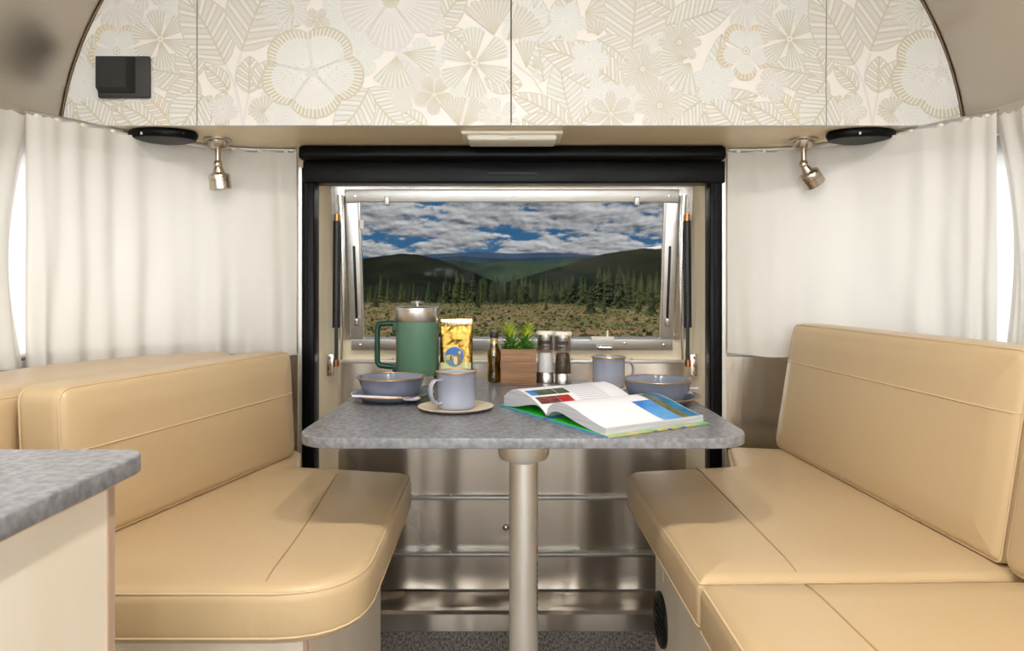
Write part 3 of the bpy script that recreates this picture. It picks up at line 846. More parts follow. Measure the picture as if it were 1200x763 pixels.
petals((925, 46), 36, 6, 1, 2, D2(20), wid=0.74, nv=6, vw=1.5, r0=0.08, tip=0.08)
pm = [M['print_grey'], M['print_cool'], M['print_sand'], M['print_gold'], M['print_pale']]
def to_plane(p, sh): return ((p[0] + sh - 600) * CY / F, HC - (p[1] - 339) * CY / F)
# above the frame the pattern repeats upward as well (rows of 190 units)
for i, reg in enumerate(panels):
    m = MB().prism([(x, z) for x, z in reg], 0, 0.018, mat=Matrix(((1, 0, 0, 0), (0, 0, 1, CY), (0, 1, 0, 0), (0, 0, 0, 1))))
    nm = 'end_panel' if i in (0, 3) else 'cabinet_door'
    pn = obj(nm, m, M['panel_ground'], cab)
    xs = [p[0] for p in reg]; x0, x1 = min(xs), max(xs)
    pmb = MB(); lay = 0
    for sh in (-737, 0, 737):
        for sv in (0, -172):
            for poly, mi in PR:
                q = [to_plane((p[0], p[1] + sv), sh + (0 if sv == 0 else 210)) for p in poly]
                mnx = min(p[0] for p in q); mxx = max(p[0] for p in q)
                if mxx < x0 or mnx > x1: continue
                if max(p[1] for p in q) < CZ or min(p[1] for p in q) > ZTOP: continue
                if sv != 0 and min(p[1] for p in q) < HC + 352 * CY / F: continue
                c_ = clip(ccw(q), reg)
                if len(c_) < 3: continue
                lay += 1
                y = CY - 0.0002 - 0.0000004 * lay
                pmb.add([(a, y, b) for a, b in c_], [tuple(range(len(c_)))], mi)
    po = obj('floral_print', pmb, pm, pn)
# carcass: floor board, end edges, dark gap backing
edge = list(arc(-1)); 
mb = MB().prism([(p[0] * 1.0, p[1]) for p in ccw([(x, max(z, CZ + 0.013)) for x, z in arc(-1)] + [(x, max(z, CZ + 0.013)) for x, z in reversed(arc(1))])], 0, 0.012, mat=Matrix(((1, 0, 0, 0), (0, 0, 1, CY + 0.019), (0, 1, 0, 0), (0, 0, 0, 1))))
obj('carcass_front', mb, M['panel_edge'], cab)
flo = [(-s_.x + 0.004, s_.y - 0.004) for s_ in CORNER if s_.y > CY + 0.03]
flo = [(-1.172, CY + 0.0185)] + [(-c.x, c.y) for c in reversed(CORNER) if c.y > CY + 0.03] + [(c.x, c.y) for c in CORNER if c.y > CY + 0.03] + [(1.172, CY + 0.0185)]
obj('cabinet_floor', MB().prism(flo, CZ, CZ + 0.012), M['cabinet_under'], cab)
for s in (-1, 1): obj('edge_trim', MB().tube([(p[0] * 1.002, CY - 0.003, p[1]) for p in arc(s)], 0.002, 8), M['edge_brown'], cab, smooth=60)

# charging pocket on the end panel
a, b = px(117, 116, CY), px(178, 67, CY)
sk = thing('device_pocket', (a.x, CY, a.z), 'small square black wall pocket on the floral end panel', 'wall pocket')
m = MB()
m.bevbox(a.x, b.x, CY - 0.012, CY - 0.001, a.z, b.z, 0.005)
obj('back_plate', m, M['charcoal'], sk, smooth=40)
xm = a.x + (b.x - a.x) * 0.63; xm2 = a.x + (b.x - a.x) * 0.73
m = MB()
z0, z1 = a.z + 0.012, b.z - 0.004
m.add([(a.x + 0.004, CY - 0.012, z0), (xm2, CY - 0.012, z0), (xm2, CY - 0.012, z1), (a.x + 0.004, CY - 0.012, z1),
       (a.x + 0.008, CY - 0.032, z0 + 0.010), (xm, CY - 0.032, z0 + 0.010), (xm, CY - 0.032, z1 - 0.004), (a.x + 0.008, CY - 0.032, z1 - 0.004)],
      [(0, 1, 5, 4), (1, 2, 6, 5), (2, 3, 7, 6), (3, 0, 4, 7), (4, 5, 6, 7)])
obj('raised_cover', m, M['black_plastic'], sk)
m = MB()
for k in range(7): m.box(a.x + 0.028 + 0.007 * k, a.x + 0.032 + 0.007 * k, CY - 0.0328, CY - 0.0318, a.z + 0.060, a.z + 0.064)
obj('embossed_mark', m, M['charcoal'], sk)

# under-cabinet fittings
lf = thing('under_cabinet_light', (0, 1.90, CZ), 'slim white rectangular light under the overhead cabinet', 'light')
obj('housing', MB().bevbox(-0.138, 0.138, 1.845, 1.965, CZ - 0.010, CZ - 0.0005, 0.004), M['white_plastic'], lf, smooth=40)
obj('diffuser', MB().bevbox(-0.122, 0.122, 1.858, 1.952, CZ - 0.024, CZ - 0.008, 0.007), M['diffuser'], lf, smooth=60)
obj('switch', MB().bevbox(-0.010, 0.010, 1.852, 1.858, CZ - 0.020, CZ - 0.012, 0.002), M['white_plastic'], lf, smooth=60)
for s in (-1, 1):
    c0 = (s * 0.952 - (0 if s < 0 else -0.0), 1.864, CZ)
    sp = thing('oval_speaker', c0, 'flat oval black speaker under the cabinet ' + ('beneath the panel with the black pocket' if s < 0 else 'beneath the plain end panel'), 'speaker', 'oval speakers')
    obj('rim', MB().lathe([(0.088, -0.0005), (0.092, -0.006), (0.092, -0.014), (0.086, -0.024)], 40, c0, sy=0.62), M['black_frame'], sp, smooth=50)
    obj('grille', MB().lathe([(0.086, -0.024), (0.075, -0.027), (0.04, -0.029), (0.005, -0.030)], 40, c0, sy=0.62), M['charcoal'], sp, smooth=60)
    obj('indicator', MB().lathe([(0.003, -0.014), (0.003, -0.020)], 10, (c0[0] - 0.03, c0[1] - 0.055, CZ)), M['steel'], sp)
def spot(x, label, tilt):
    c = Vector((x, 1.955, CZ))
    s = thing('spotlight', c, label, 'spotlight', 'spotlights under the cabinet')
    obj('mount', MB().lathe([(0.039, -0.0005), (0.039, -0.005), (0.030, -0.008), (0.026, -0.026), (0.022, -0.030)], 28, c), M['nickel'], s, smooth=40)
    sc = obj('stem', MB().lathe([(0.0075, -0.028), (0.0075, -0.072)], 14, c), M['nickel'], s, smooth=40)
    obj('knuckle', MB().lathe([(0.006, -0.060), (0.011, -0.066), (0.012, -0.074), (0.010, -0.082), (0.004, -0.086)], 16, c), M['nickel'], s, smooth=60)
    T_ = Matrix.Translation(c + Vector((0, 0, -0.076))) @ Matrix.Rotation(tilt[0], 4, 'X') @ Matrix.Rotation(tilt[1], 4, 'Y')
    hd = obj('head', MB().lathe([(0.010, 0.0), (0.014, -0.012), (0.016, -0.020), (0.028, -0.026), (0.030, -0.031), (0.030, -0.040), (0.0285, -0.041), (0.0285, -0.044), (0.030, -0.045), (0.030, -0.066), (0.027, -0.068), (0.024, -0.060)], 30, mat=T_, cap1=False), M['nickel'], s, smooth=40)
    obj('lens', MB().lathe([(0.0245, -0.0601), (0.012, -0.063), (0.002, -0.064)], 24, mat=T_), M['diffuser'], hd, smooth=60)
spot(-0.842, 'brushed nickel spotlight pointing straight down by the curtain track', (D2(8), D2(-4)))
spot(0.835, 'brushed nickel spotlight with its head tilted aside', (D2(14), D2(-36)))

# ================================================================== curtains and tracks
CP = [(0.652, 2.062), (0.80, 2.045), (0.925, 1.965), (1.03, 1.82), (1.10, 1.69), (1.146, 1.612)]
def drape(pts, z0, z1, folds, amp, seed, name, label, nu=170, nz=26, flare=None, sign=1, hem=True, group=None):
    rnd = random.Random(seed)
    ph = [(rnd.uniform(0, 6.28), folds * rnd.uniform(0.35, 1.6), rnd.uniform(0.35, 1.0)) for _ in range(6)]
    P = spline(pts, nu)
    def pt(i, z, d=0.0):
        a = P[max(i - 1, 0)]; b = P[min(i + 1, nu)]; t = (b - a).normalized(); n = Vector((-t.y, t.x)) * sign
        u = i / nu; h = (z - z0) / (z1 - z0)
        w = sum(k * math.sin(2 * PI * f_ * u + p + 0.8 * math.sin(h * 2.2 + p)) for p, f_, k in ph) / 3
        w = w * amp * (0.55 + 0.6 * (1 - h)) + 0.003 * math.sin(40 * u + 9 * h + seed) * (1 - h)
        q = P[i] + n * (w + d)
        if flare: q = q + Vector(flare(u, h))
        sag = -0.006 * abs(math.sin(u * PI * 9)) * (1 if h > 0.9 else 0)
        zz = z + sag + (0.006 * math.sin(u * 17 + seed) if h < 0.02 else 0)
        return Vector((q.x, q.y, zz))
    rows = [[pt(i, z0 + (z1 - z0) * k / nz) for i in range(nu + 1)] for k in range(nz + 1)]
    root = thing(name, (P[0].x, P[0].y, z0), label, 'curtain', group)
    obj('curtain_panel', MB().grid(rows), M['curtain'], root, smooth=180)
    if hem:
        for a, b, nm in ((z1 - 0.055, z1 + 0.0, 'top_hem'), (z0, z0 + 0.045, 'bottom_hem')):
            r2 = [[pt(i, a + (b - a) * k / 4, -0.0025) for i in range(nu + 1)] for k in range(5)]
            obj(nm, MB().grid(r2), M['curtain'], root, smooth=180)
    return root
for s in (-1, 1):
    lab = 'cream curtain across the rear corner beside the ' + ('angled back cushion' if s < 0 else 'long bench')
    drape([(s * x, y) for x, y in CP], 0.832, 1.447, 7, 0.017 if s < 0 else 0.013, 3 if s < 0 else 8, 'curtain', lab, sign=s, group='rear corner curtains')
    # gathered side curtain
    if s < 0:
        side = [(-1.163, 1.655), (-1.150, 1.60), (-1.165, 1.52), (-1.15, 1.40), (-1.165, 1.25), (-1.15, 1.1), (-1.165, 0.86)]
    else:
        side = [(1.168, 1.650), (1.150, 1.61), (1.165, 1.575), (1.150, 1.54), (1.168, 1.51)]
    drape(side, 0.84, 1.445, 4, 0.006, 5 + s, 'side_curtain', 'cream side curtain hanging along the trailer wall ' + ('above the corner cushion' if s < 0 else 'gathered narrow above the long bench'),
          nu=80, sign=s, flare=(lambda u, h, s=s: (s * 0.012 * math.sin(PI * h), -0.055 * math.sin(PI * (1 - h) * 0.8) * (1 - u), 0)[:2]), hem=False, group='side curtains')
    tr = thing('curtain_track', (s * 0.65, 2.07, 1.452), 'thin aluminium curtain track under the cabinet on the side of the ' + ('angled back cushion' if s < 0 else 'long bench'), 'curtain track', 'curtain tracks')
    tp = [Vector((s * q.x * 1.012, q.y + 0.016, 1.4535)) for q in spline(CP, 30)]
    obj('rail', MB().tube(tp, 0.0058, 8), M['frame_metal'], tr, smooth=60)
    for k in range(1, 30, 3):
        q = tp[k]
        obj('glide', MB().bevbox(q.x - 0.006, q.x + 0.006, q.y - 0.012, q.y + 0.004, 1.438, 1.452, 0.002), M['white_plastic'], tr, smooth=40)

# ================================================================== benches
SZ0, SZ1 = 0.482, 0.575
def seat(name, label, corners, crown=0.004, r=0.024, seams=()):
    poly = corners
    cx = sum(p[0] for p in poly) / len(poly); cy = sum(p[1] for p in poly) / len(poly)
    root = thing(name, (cx, cy, SZ0), label, 'seat cushion', 'seat cushions')
    obj('cushion_body', cushion(poly, SZ0, SZ1, r, crown, 0.07), M['leather'], root, smooth=180)
    m = MB()
    m.tube(rim_line(poly, 0.0045, SZ1 - 0.0105), 0.0022, 6, closed=True)
    m.tube(rim_line(poly, 0.001, SZ0 + 0.016), 0.0018, 6, closed=True)
    obj('edge_piping', m, M['leather_seam'], root, smooth=180)
    for pts in seams:
        P = spline(pts, 24)
        m = MB().tube([(p.x, p.y, SZ1 + 0.0003 + crown * math.sin(PI / 2 * min(1, max(0, min((P[0] - p).length, (P[-1] - p).length) / 0.05)))) for i, p in enumerate(P)], 0.0015, 6)
        obj('seam', m, M['leather_fold'], root, smooth=180)
    return root
seat('seat_cushion', 'tan leather seat cushion in front of the angled back cushion',
     [(-0.232, 1.037, 0.13), (-0.248, 1.705, 0.045), (-0.548, 1.765, 0.02), (-0.60, 1.95, 0.03), (-0.88, 1.93, 0.03), (-1.10, 1.55, 0.05), (-1.14, 1.037, 0.03)],
     seams=[[(-0.383, 1.062), (-0.395, 1.30), (-0.43, 1.70)]])
seat('seat_cushion', 'tan leather bench seat cushion between hatch and cross seam, under the tall backrest',
     [(0.283, 1.715, 0.045), (0.292, 1.072, 0.012), (1.13, 1.092, 0.012), (1.13, 1.55, 0.05), (0.90, 1.94, 0.03), (0.625, 1.99, 0.03), (0.566, 1.768, 0.02)],
     seams=[[(0.468, 1.735), (0.463, 1.40), (0.458, 1.10)]])
seat('seat_cushion', 'tan leather bench seat cushion on the side of the cross seam away from the hatch',
     [(0.294, 0.05, 0.03), (1.13, 0.05, 0.03), (1.13, 1.088, 0.012), (0.292, 1.068, 0.012)],
     seams=[[(0.452, 1.05), (0.455, 0.80), (0.455, 0.10)]])

def back(name, label, p0, p1, height, thick, lean, zb=SZ1 + 0.0046, r=0.022, crown=0.006, stitch=0.30, side=1, rr=0.03):
    """p0 near base corner of the front face, p1 far base corner; side=+1: seat lies toward -x"""
    p0 = Vector((p0[0], p0[1], zb)); p1 = Vector((p1[0], p1[1], zb))
    e1 = (p1 - p0); ln = e1.length; e1.normalize()
    up = Vector((0, 0, 1)); n = e1.cross(up) * (-side); n.normalize()      # toward the aisle
    if side > 0: n = Vector((-e1.y, e1.x, 0))
    else: n = Vector((e1.y, -e1.x, 0))
    e2 = (up * math.cos(lean) - n * math.sin(lean)).normalized()
    nn = n
    T_ = Matrix((( e1.x, e2.x, nn.x, p0.x), (e1.y, e2.y, nn.y, p0.y), (e1.z, e2.z, nn.z, p0.z), (0, 0, 0, 1)))
    lift = thick * math.sin(lean)
    T_ = Matrix.Translation((0, 0, lift)) @ T_ if False else T_
    poly = [(0, 0, rr * 0.5), (ln, 0, rr), (ln, height, rr), (0, height, rr)]
    root = thing(name, tuple(p0), label, 'back cushion', 'back cushions')
    obj('cushion_body', cushion(poly, -thick, 0, r, crown, 0.06, mat_=T_), M['leather'], root, smooth=180)
    m = MB().tube(rim_line(poly, 0.0035, -0.0095, T_), 0.0022, 6, closed=True)
    m.tube(rim_line(poly, 0.0035, -thick + 0.0095, T_), 0.0020, 6, closed=True)
    obj('edge_piping', m, M['leather_seam'], root, smooth=180)
    def cz(a):
        d_ = min(a, ln - a)
        return (crown * math.sin(PI / 2 * min(1, (d_ - r) / (0.06 - r))) if d_ > r else -r + math.sqrt(max(0, r * r - (r - d_) ** 2))) + 0.0002
    if stitch:
        y = height * (1 - stitch)
        pts = [T_ @ Vector((0.004 + (ln - 0.008) * k / 60, y, cz(0.004 + (ln - 0.008) * k / 60))) for k in range(61)]
        obj('seam', MB().tube(pts, 0.0018, 6), M['leather_seam'], root, smooth=180)
    return root
back('back_cushion', 'tan leather back cushion standing askew on the seat below the curtain', (-0.7535, 1.157), (-0.583, 1.86), 0.283, 0.103, D2(3), stitch=0.40, side=-1)
back('back_cushion', 'tall tan leather backrest with a raised stitch line, leaning on the wall by the hatch', (0.786, 1.108), (0.748, 1.965), 0.357, 0.095, D2(9), stitch=0.30, side=1)
back('back_cushion', 'tan leather backrest beyond the cross seam of the long bench', (0.792, 0.20), (0.782, 1.098), 0.357, 0.095, D2(9), stitch=0.30, side=1)
poly = [(-0.885, 1.15, 0.02), (-0.750, 1.80, 0.03), (-0.79, 1.945, 0.02), (-0.86, 1.955, 0.03), (-1.02, 1.79, 0.05), (-1.115, 1.58, 0.05), (-1.135, 1.38, 0.04), (-1.135, 1.15, 0.03)]
root = thing('back_cushion', (-1.0, 1.5, SZ1), 'tan leather corner cushion behind the askew back cushion, against the curtain', 'back cushion', 'back cushions')
obj('cushion_body', cushion(poly, SZ1 + 0.006, 0.853, 0.03, 0.004, 0.06), M['leather'], root, smooth=180)
obj('edge_piping', MB().tube(rim_line(poly, 0.006, 0.853 - 0.013), 0.0022, 6, closed=True), M['leather_seam'], root, smooth=180)

bl = thing('bench_base', (-0.7, 1.4, 0), 'pale wood bench base under the seat with the askew cushion', 'bench base')
mb = MB().box(-1.12, -0.329, 1.09, 1.71, 0.0, SZ0 - 0.001)
obj('box', mb, M['wood_light'], bl)
obj('edge_band', MB().box(-0.333, -0.326, 1.088, 1.094, 0.0, SZ0 - 0.001), M['wood_edge'], bl)
brr = thing('bench_base', (0.75, 0.9, 0), 'pale wood bench base with round black air vent under the long bench', 'bench base')
mb = MB().box(0.365, 1.12, 0.06, 1.735, 0.0, SZ0 - 0.001)
obj('box', mb, M['wood_light'], brr)
VT = Matrix.Translation((0.365, 1.662, 0.226)) @ Matrix.Rotation(-PI / 2, 4, 'Y')
vn = obj('air_vent', MB().lathe([(0.064, 0.0), (0.064, 0.006), (0.058, 0.010), (0.050, 0.010), (0.047, 0.004), (0.046, 0.001)], 40, mat=VT, cap1=True), M['rubber'], brr, smooth=40)
for k in range(5):
    yy = -0.034 + 0.017 * k; hl = math.sqrt(0.046 ** 2 - yy ** 2)
    obj('louvre', MB().box(yy - 0.003, yy + 0.003, -hl, hl, 0.001, 0.007, mat=VT), M['black_plastic'], vn)
obj('label_plate', MB().box(0.3635, 0.365, 1.645, 1.685, 0.325, 0.355), M['white_plastic'], brr)

# kitchen counter in the foreground
kc = thing('kitchen_cabinet', (-0.8, 0.2, 0), 'pale wood galley cabinet under the grey countertop', 'cabinet')
obj('carcass', MB().box(-1.18, -0.424, -0.9, 0.716, 0.0, 0.832), M['wood_light'], kc)
obj('side_panel', MB().box(-0.424, -0.4205, -0.9, 0.708, 0.0, 0.826), M['wood_light'], kc)
obj('edge_band', MB().box(-0.4245, -0.4185, 0.708, 0.7195, 0.0, 0.830), M['wood_edge'], kc)
obj('filler_strip', MB().box(-0.43, -0.412, -0.9, 0.716, 0.826, 0.8325), M['wood_edge'], kc)
poly = [(-0.397, -0.95, 0.0), (-0.397, 0.755, 0.035), (-1.19, 0.755, 0.0), (-1.19, -0.95, 0.0)]
ct = obj('countertop', cushion(poly, 0.8335, 0.8535, 0.0025, 0, 0.02, seg=3), M['laminate'], origin=(-0.8, 0.2, 0.8335), smooth=40)
tag(ct, 'speckled grey laminate countertop on the galley cabinet', 'countertop')

# ================================================================== table
TZ = 0.76
tb = thing('dinette_table', (0.026, 1.45, 0), 'grey laminate dinette table with rounded corners on a metal post', 'table')
poly = [(-0.402, 1.234, 0.085), (0.444, 1.234, 0.085), (0.444, 2.045, 0.09), (-0.402, 2.045, 0.09)]
obj('table_top', cushion(poly, TZ - 0.019, TZ, 0.002, 0, 0.02, seg=3, n=12), M['laminate'], tb, smooth=40)
PX, PY = 0.0245, 1.45
ft = obj('flange', MB().lathe([(0.085, TZ - 0.020), (0.085, TZ - 0.030), (0.056, TZ - 0.040), (0.054, TZ - 0.078), (0.050, TZ - 0.087), (0.033, TZ - 0.093), (0.031, TZ - 0.095)], 48, (PX, PY, 0)), M['pole_metal'], tb, smooth=35)
po = obj('post', MB().lathe([(0.0305, 0.012), (0.0305, TZ - 0.09)], 48, (PX, PY, 0)), M['pole_metal'], tb, smooth=35)
obj('floor_plate', MB().lathe([(0.09, 0.0), (0.09, 0.006), (0.045, 0.014), (0.036, 0.03)], 40, (PX, PY, 0)), M['pole_metal'], tb, smooth=35)
m = MB()
def wrap(a0, a1, z0, z1, mb_):
    n = 4
    rows = [[(PX + 0.0309 * math.cos(a0 + (a1 - a0) * k / n), PY + 0.0309 * math.sin(a0 + (a1 - a0) * k / n), z) for k in range(n + 1)] for z in (z0, z1)]
    mb_.grid(rows)
wrap(D2(-28), D2(-12), 0.475, 0.49, m)
obj('sticker', m, M['sticker_red'], po)
m = MB()
for k in range(9): wrap(D2(-24), D2(-14), 0.445 - 0.012 * k, 0.445 - 0.012 * k + (0.007 if k % 3 else 0.009), m)
obj('printed_marks', m, M['charcoal'], po)

# ---------------- tableware
def plate(c, label):
    c = Vector(c)
    t = thing('plate', c, label, 'plate', 'enamel plates')
    R = 0.101
    obj('dish', MB().lathe([(0.055, 0.0), (0.070, 0.0015), (0.086, 0.010), (R - 0.001, 0.0175), (R, 0.0188), (R - 0.002, 0.0195), (0.086, 0.0125), (0.070, 0.0045), (0.055, 0.0035), (0.002, 0.0035)], 56, c, cap1=True), M['enamel'], t, smooth=60)
    obj('rim', MB().tube([(c.x + R * math.cos(2 * PI * k / 56), c.y + R * math.sin(2 * PI * k / 56), c.z + 0.0188) for k in range(56)], 0.0013, 6, closed=True), M['brass'], t, smooth=180)
def bowl(c, label):
    c = Vector(c)
    t = thing('bowl', c, label, 'bowl', 'enamel bowls')
    obj('bowl_body', MB().lathe([(0.050, 0.0), (0.056, 0.002), (0.062, 0.008), (0.072, 0.028), (0.079, 0.049), (0.0825, 0.052), (0.0825, 0.0535), (0.079, 0.053), (0.0765, 0.049), (0.070, 0.029), (0.059, 0.009), (0.050, 0.004), (0.002, 0.0035)], 56, c), M['enamel'], t, smooth=60)
    obj('rim', MB().tube([(c.x + 0.0825 * math.cos(2 * PI * k / 56), c.y + 0.0825 * math.sin(2 * PI * k / 56), c.z + 0.053) for k in range(56)], 0.0015, 6, closed=True), M['brass'], t, smooth=180)
def mug(c, label, hdir):
    c = Vector(c)
    t = thing('mug', c, label, 'mug', 'enamel mugs')
    h = 0.081; R = 0.0435
    obj('cup', MB().lathe([(0.038, 0.0), (0.041, 0.002), (R - 0.001, 0.008), (R, 0.02), (R, h - 0.003), (R + 0.003, h - 0.001), (R + 0.003, h), (R + 0.001, h + 0.0005), (R - 0.003, h - 0.003), (R - 0.003, 0.006), (0.002, 0.004)], 56, c), M['enamel_light'], t, smooth=60)
    obj('rim', MB().tube([(c.x + (R + 0.002) * math.cos(2 * PI * k / 56), c.y + (R + 0.002) * math.sin(2 * PI * k / 56), c.z + h) for k in range(56)], 0.0018, 6, closed=True), M['brass'], t, smooth=180)
    d = Vector((math.cos(hdir), math.sin(hdir), 0))
    P = spline([c + d * (R - 0.002) + Vector((0, 0, 0.066)), c + d * (R + 0.018) + Vector((0, 0, 0.065)), c + d * (R + 0.027) + Vector((0, 0, 0.050)), c + d * (R + 0.024) + Vector((0, 0, 0.028)), c + d * (R + 0.010) + Vector((0, 0, 0.015)), c + d * (R - 0.003) + Vector((0, 0, 0.016))], 26)
    side = Vector((-d.y, d.x, 0)); m = MB()
    v = []; f = []
    for i, p in enumerate(P):
        tg = (P[min(i + 1, 26)] - P[max(i - 1, 0)]).normalized(); nn = tg.cross(side).normalized()
        for k in range(10):
            an = 2 * PI * k / 10
            v.append(p + side * 0.0075 * math.cos(an) + nn * 0.003 * math.sin(an))
    for i in range(26):
        for k in range(10): f.append((i * 10 + k, i * 10 + (k + 1) % 10, (i + 1) * 10 + (k + 1) % 10, (i + 1) * 10 + k))
    m.add(v, f)
    obj('handle', m, M['enamel_light'], t, smooth=180)
def saucer(c, label):
    c = Vector(c)
    o = obj('saucer', MB().lathe([(0.052, 0.0), (0.060, 0.001), (0.082, 0.0065), (0.085, 0.0085), (0.083, 0.009), (0.060, 0.0045), (0.002, 0.0042)], 48, c), M['saucer'], origin=c, smooth=60)
    tag(o, label, 'saucer', 'wooden saucers')
def utensil(p, q, label):
    p = Vector(p); q = Vector(q); d = q - p
    o = obj('spoon', MB(), M['utensil']) if False else None
    t = thing('spoon', p, label, 'spoon', 'spoons on the plates')
    side = Vector((-d.y, d.x, 0)).normalized(); m = MB()
    ws = [0.0062, 0.0068, 0.006, 0.0045, 0.0038]
    v = []; f = []
    for i, w in enumerate(ws):
        c = p + d * (0.72 * i / 4)
        for sgn, dz in ((-1, 0), (-0.7, 0.003), (0.7, 0.003), (1, 0), (0.7, -0.0015), (-0.7, -0.0015)): v.append(c + side * w * sgn + Vector((0, 0, dz)))
    for i in range(4):
        for k in range(6): f.append((i * 6 + k, i * 6 + (k + 1) % 6, (i + 1) * 6 + (k + 1) % 6, (i + 1) * 6 + k))
    f.append(tuple(range(6))); f.append(tuple(range(29, 23, -1)))
    m.add(v, f)
    obj('handle', m, M['utensil'], t, smooth=40)
    e = p + d * 0.72; L2 = d.length * 0.28; an = math.atan2(d.y, d.x)
    Tm = Matrix.Translation(e + d.normalized() * L2 * 0.5) @ Matrix.Rotation(an, 4, 'Z')
    obj('spoon_bowl', MB().lathe([(0.003, -0.004), (0.012, -0.003), (0.0165, 0.001), (0.0165, 0.002), (0.012, -0.001), (0.002, -0.002)], 20, mat=Tm @ Matrix.Diagonal((1.35, 1, 1, 1))), M['utensil'], t, smooth=60)
LP = (-0.293, 1.665, TZ + 0.0006)
plate(LP, 'grey-blue enamel plate with brass rim beside the green coffee press')
bowl((LP[0], LP[1] - 0.004, TZ + 0.0046), 'grey-blue enamel bowl with brass rim beside the green coffee press')
utensil((-0.372, 1.592, TZ + 0.0205), (-0.210, 1.575, TZ + 0.0045 + 0.012), 'pale spoon on the plate beside the green coffee press')
RP = (0.344, 1.622, TZ + 0.0006)
plate(RP, 'grey-blue enamel plate with brass rim behind the open book')
bowl((RP[0] + 0.0, RP[1] - 0.006, TZ + 0.0046), 'grey-blue enamel bowl with brass rim behind the open book')
utensil((0.452, 1.655, TZ + 0.029), (0.330, 1.735, TZ + 0.014), 'pale spoon on the plate behind the open book')
saucer((-0.126, 1.532, TZ + 0.0006), 'round pale wood saucer under the mug beside the book')
mug((-0.124, 1.525, TZ + 0.0052), 'grey-blue enamel mug on the saucer near the coffee bag, handle turned aside', D2(222))
saucer((0.262, 1.85, TZ + 0.0006), 'round pale wood saucer under the mug by the pepper mill')
mug((0.262, 1.85, TZ + 0.0052), 'grey-blue enamel mug behind the open book, by the pepper mill', D2(12))

# coffee press
c = Vector((-0.268, 1.935, TZ + 0.0006))
fp = thing('coffee_press', c, 'green enamel steel coffee press with loop handle and plunger knob', 'coffee press')
R = 0.060
obj('foot', MB().lathe([(0.050, 0), (0.055, 0.001), (0.056, 0.030)], 48, c), M['steel'], fp, smooth=40)
obj('body', MB().lathe([(0.056, 0.028), (R - 0.002, 0.036), (R, 0.042), (R, 0.178)], 48, c), M['green_enamel'], fp, smooth=40)
ld = obj('lid', MB().lathe([(R - 0.001, 0.178), (R, 0.180), (R, 0.210), (R + 0.0012, 0.211), (R + 0.0012, 0.217), (R - 0.003, 0.2205), (0.01, 0.2215)], 48, c), M['steel'], fp, smooth=40)
obj('plunger_knob', MB().lathe([(0.003, 0.221), (0.003, 0.227), (0.017, 0.2275), (0.019, 0.231), (0.017, 0.235), (0.004, 0.2365)], 28, c), M['steel'], ld, smooth=50)
hz = [(0.030, 0.171), (-0.0, 0.173), (-0.044, 0.171), (-0.051, 0.163), (-0.053, 0.15), (-0.053, 0.075), (-0.05, 0.06), (-0.043, 0.054), (-0.006, 0.050), (0.02, 0.050)]
pts = [c + Vector((-R - 0.0 + x, -0.004, z)) for x, z in hz]
m = MB().tube([p for p in spline(pts, 48)], 0.0078, 12)
m.bevbox(c.x - R - 0.010, c.x - R + 0.006, c.y - 0.012, c.y + 0.006, c.z + 0.148, c.z + 0.178, 0.003)
m.bevbox(c.x - R - 0.010, c.x - R + 0.006, c.y - 0.012, c.y + 0.006, c.z + 0.030, c.z + 0.058, 0.003)
obj('handle', m, M['green_handle'], fp, smooth=60)

# coffee bag
bc = Vector((-0.158, 1.945, TZ + 0.0006))
bg = thing('coffee_bag', bc, 'gold foil coffee bag with round blue emblem behind the front mug', 'coffee bag')
m = MB(); rows = []
hw = 0.047
for k in range(19):
    z = 0.172 * k / 18; s = k / 18
    dp = 0.030 * (1 - s ** 2.2) + 0.003; w = hw * (1 - 0.03 * math.sin(PI * s))
    ring = []
    for q in range(36):
        a = 2 * PI * q / 36
        ca, sa = math.cos(a), math.sin(a)
        x = w * math.copysign(abs(ca) ** 0.35, ca); y = dp * math.copysign(abs(sa) ** 0.6, sa)
        wr = 0.0022 * math.sin(x * 190 + z * 140) * math.sin(z * 95 + q) + 0.0014 * math.sin(x * 310 - z * 260)
        if z < 0.05 and sa < 0: wr *= 0.3
        ring.append(bc + Vector((x, y + wr, z)))
    ring.append(ring[0]); rows.append(ring)
m.grid(rows)
obj('foil_body', m, M['gold_foil'], bg, smooth=180)
m = MB().bevbox(bc.x - hw + 0.001, bc.x + hw - 0.001, bc.y - 0.006, bc.y + 0.003, bc.z + 0.164, bc.z + 0.186, 0.0025)
fl = obj('folded_top', m, M['foil_top'], bg, smooth=50)
def front_y(z): return bc.y - (0.030 * (1 - (z / 0.172) ** 2.2) + 0.003)
rows = [[(bc.x + x, front_y(z) - 0.0022 + 0.010 * (abs(x) / hw) ** 6, bc.z + z) for x in [-0.043 + 0.086 * k / 14 for k in range(15)]] for z in [0.004 + 0.060 * k / 6 for k in range(7)]]
obj('bottom_band', MB().grid(rows), M['label_green'], bg, smooth=180)
ec = (bc.x - 0.004, 0.080)
def disc(cx_, cz_, rx, rz, lift, mi, mb_, n=28, a0=0, a1=2 * PI):
    pts = [(cx_ + rx * math.cos(a0 + (a1 - a0) * k / n), cz_ + rz * math.sin(a0 + (a1 - a0) * k / n)) for k in range(n if a1 - a0 > 6 else n + 1)]
    mb_.add([(x, yy(x, z) - lift, bc.z + z) for x, z in pts], [tuple(range(len(pts)))], mi)
ybase = min(front_y(0.038), front_y(0.066), front_y(0.094)) - 0.0042
tl = (front_y(0.110) - front_y(0.052)) / 0.058
def yy(x, z): return front_y(0.052) + tl * (z - 0.052) - 0.0048
m = MB()
disc(ec[0], ec[1], 0.0290, 0.0290, 0.0, 0, m); obj('emblem_ring', m, M['emblem_cream'], bg)
m = MB()
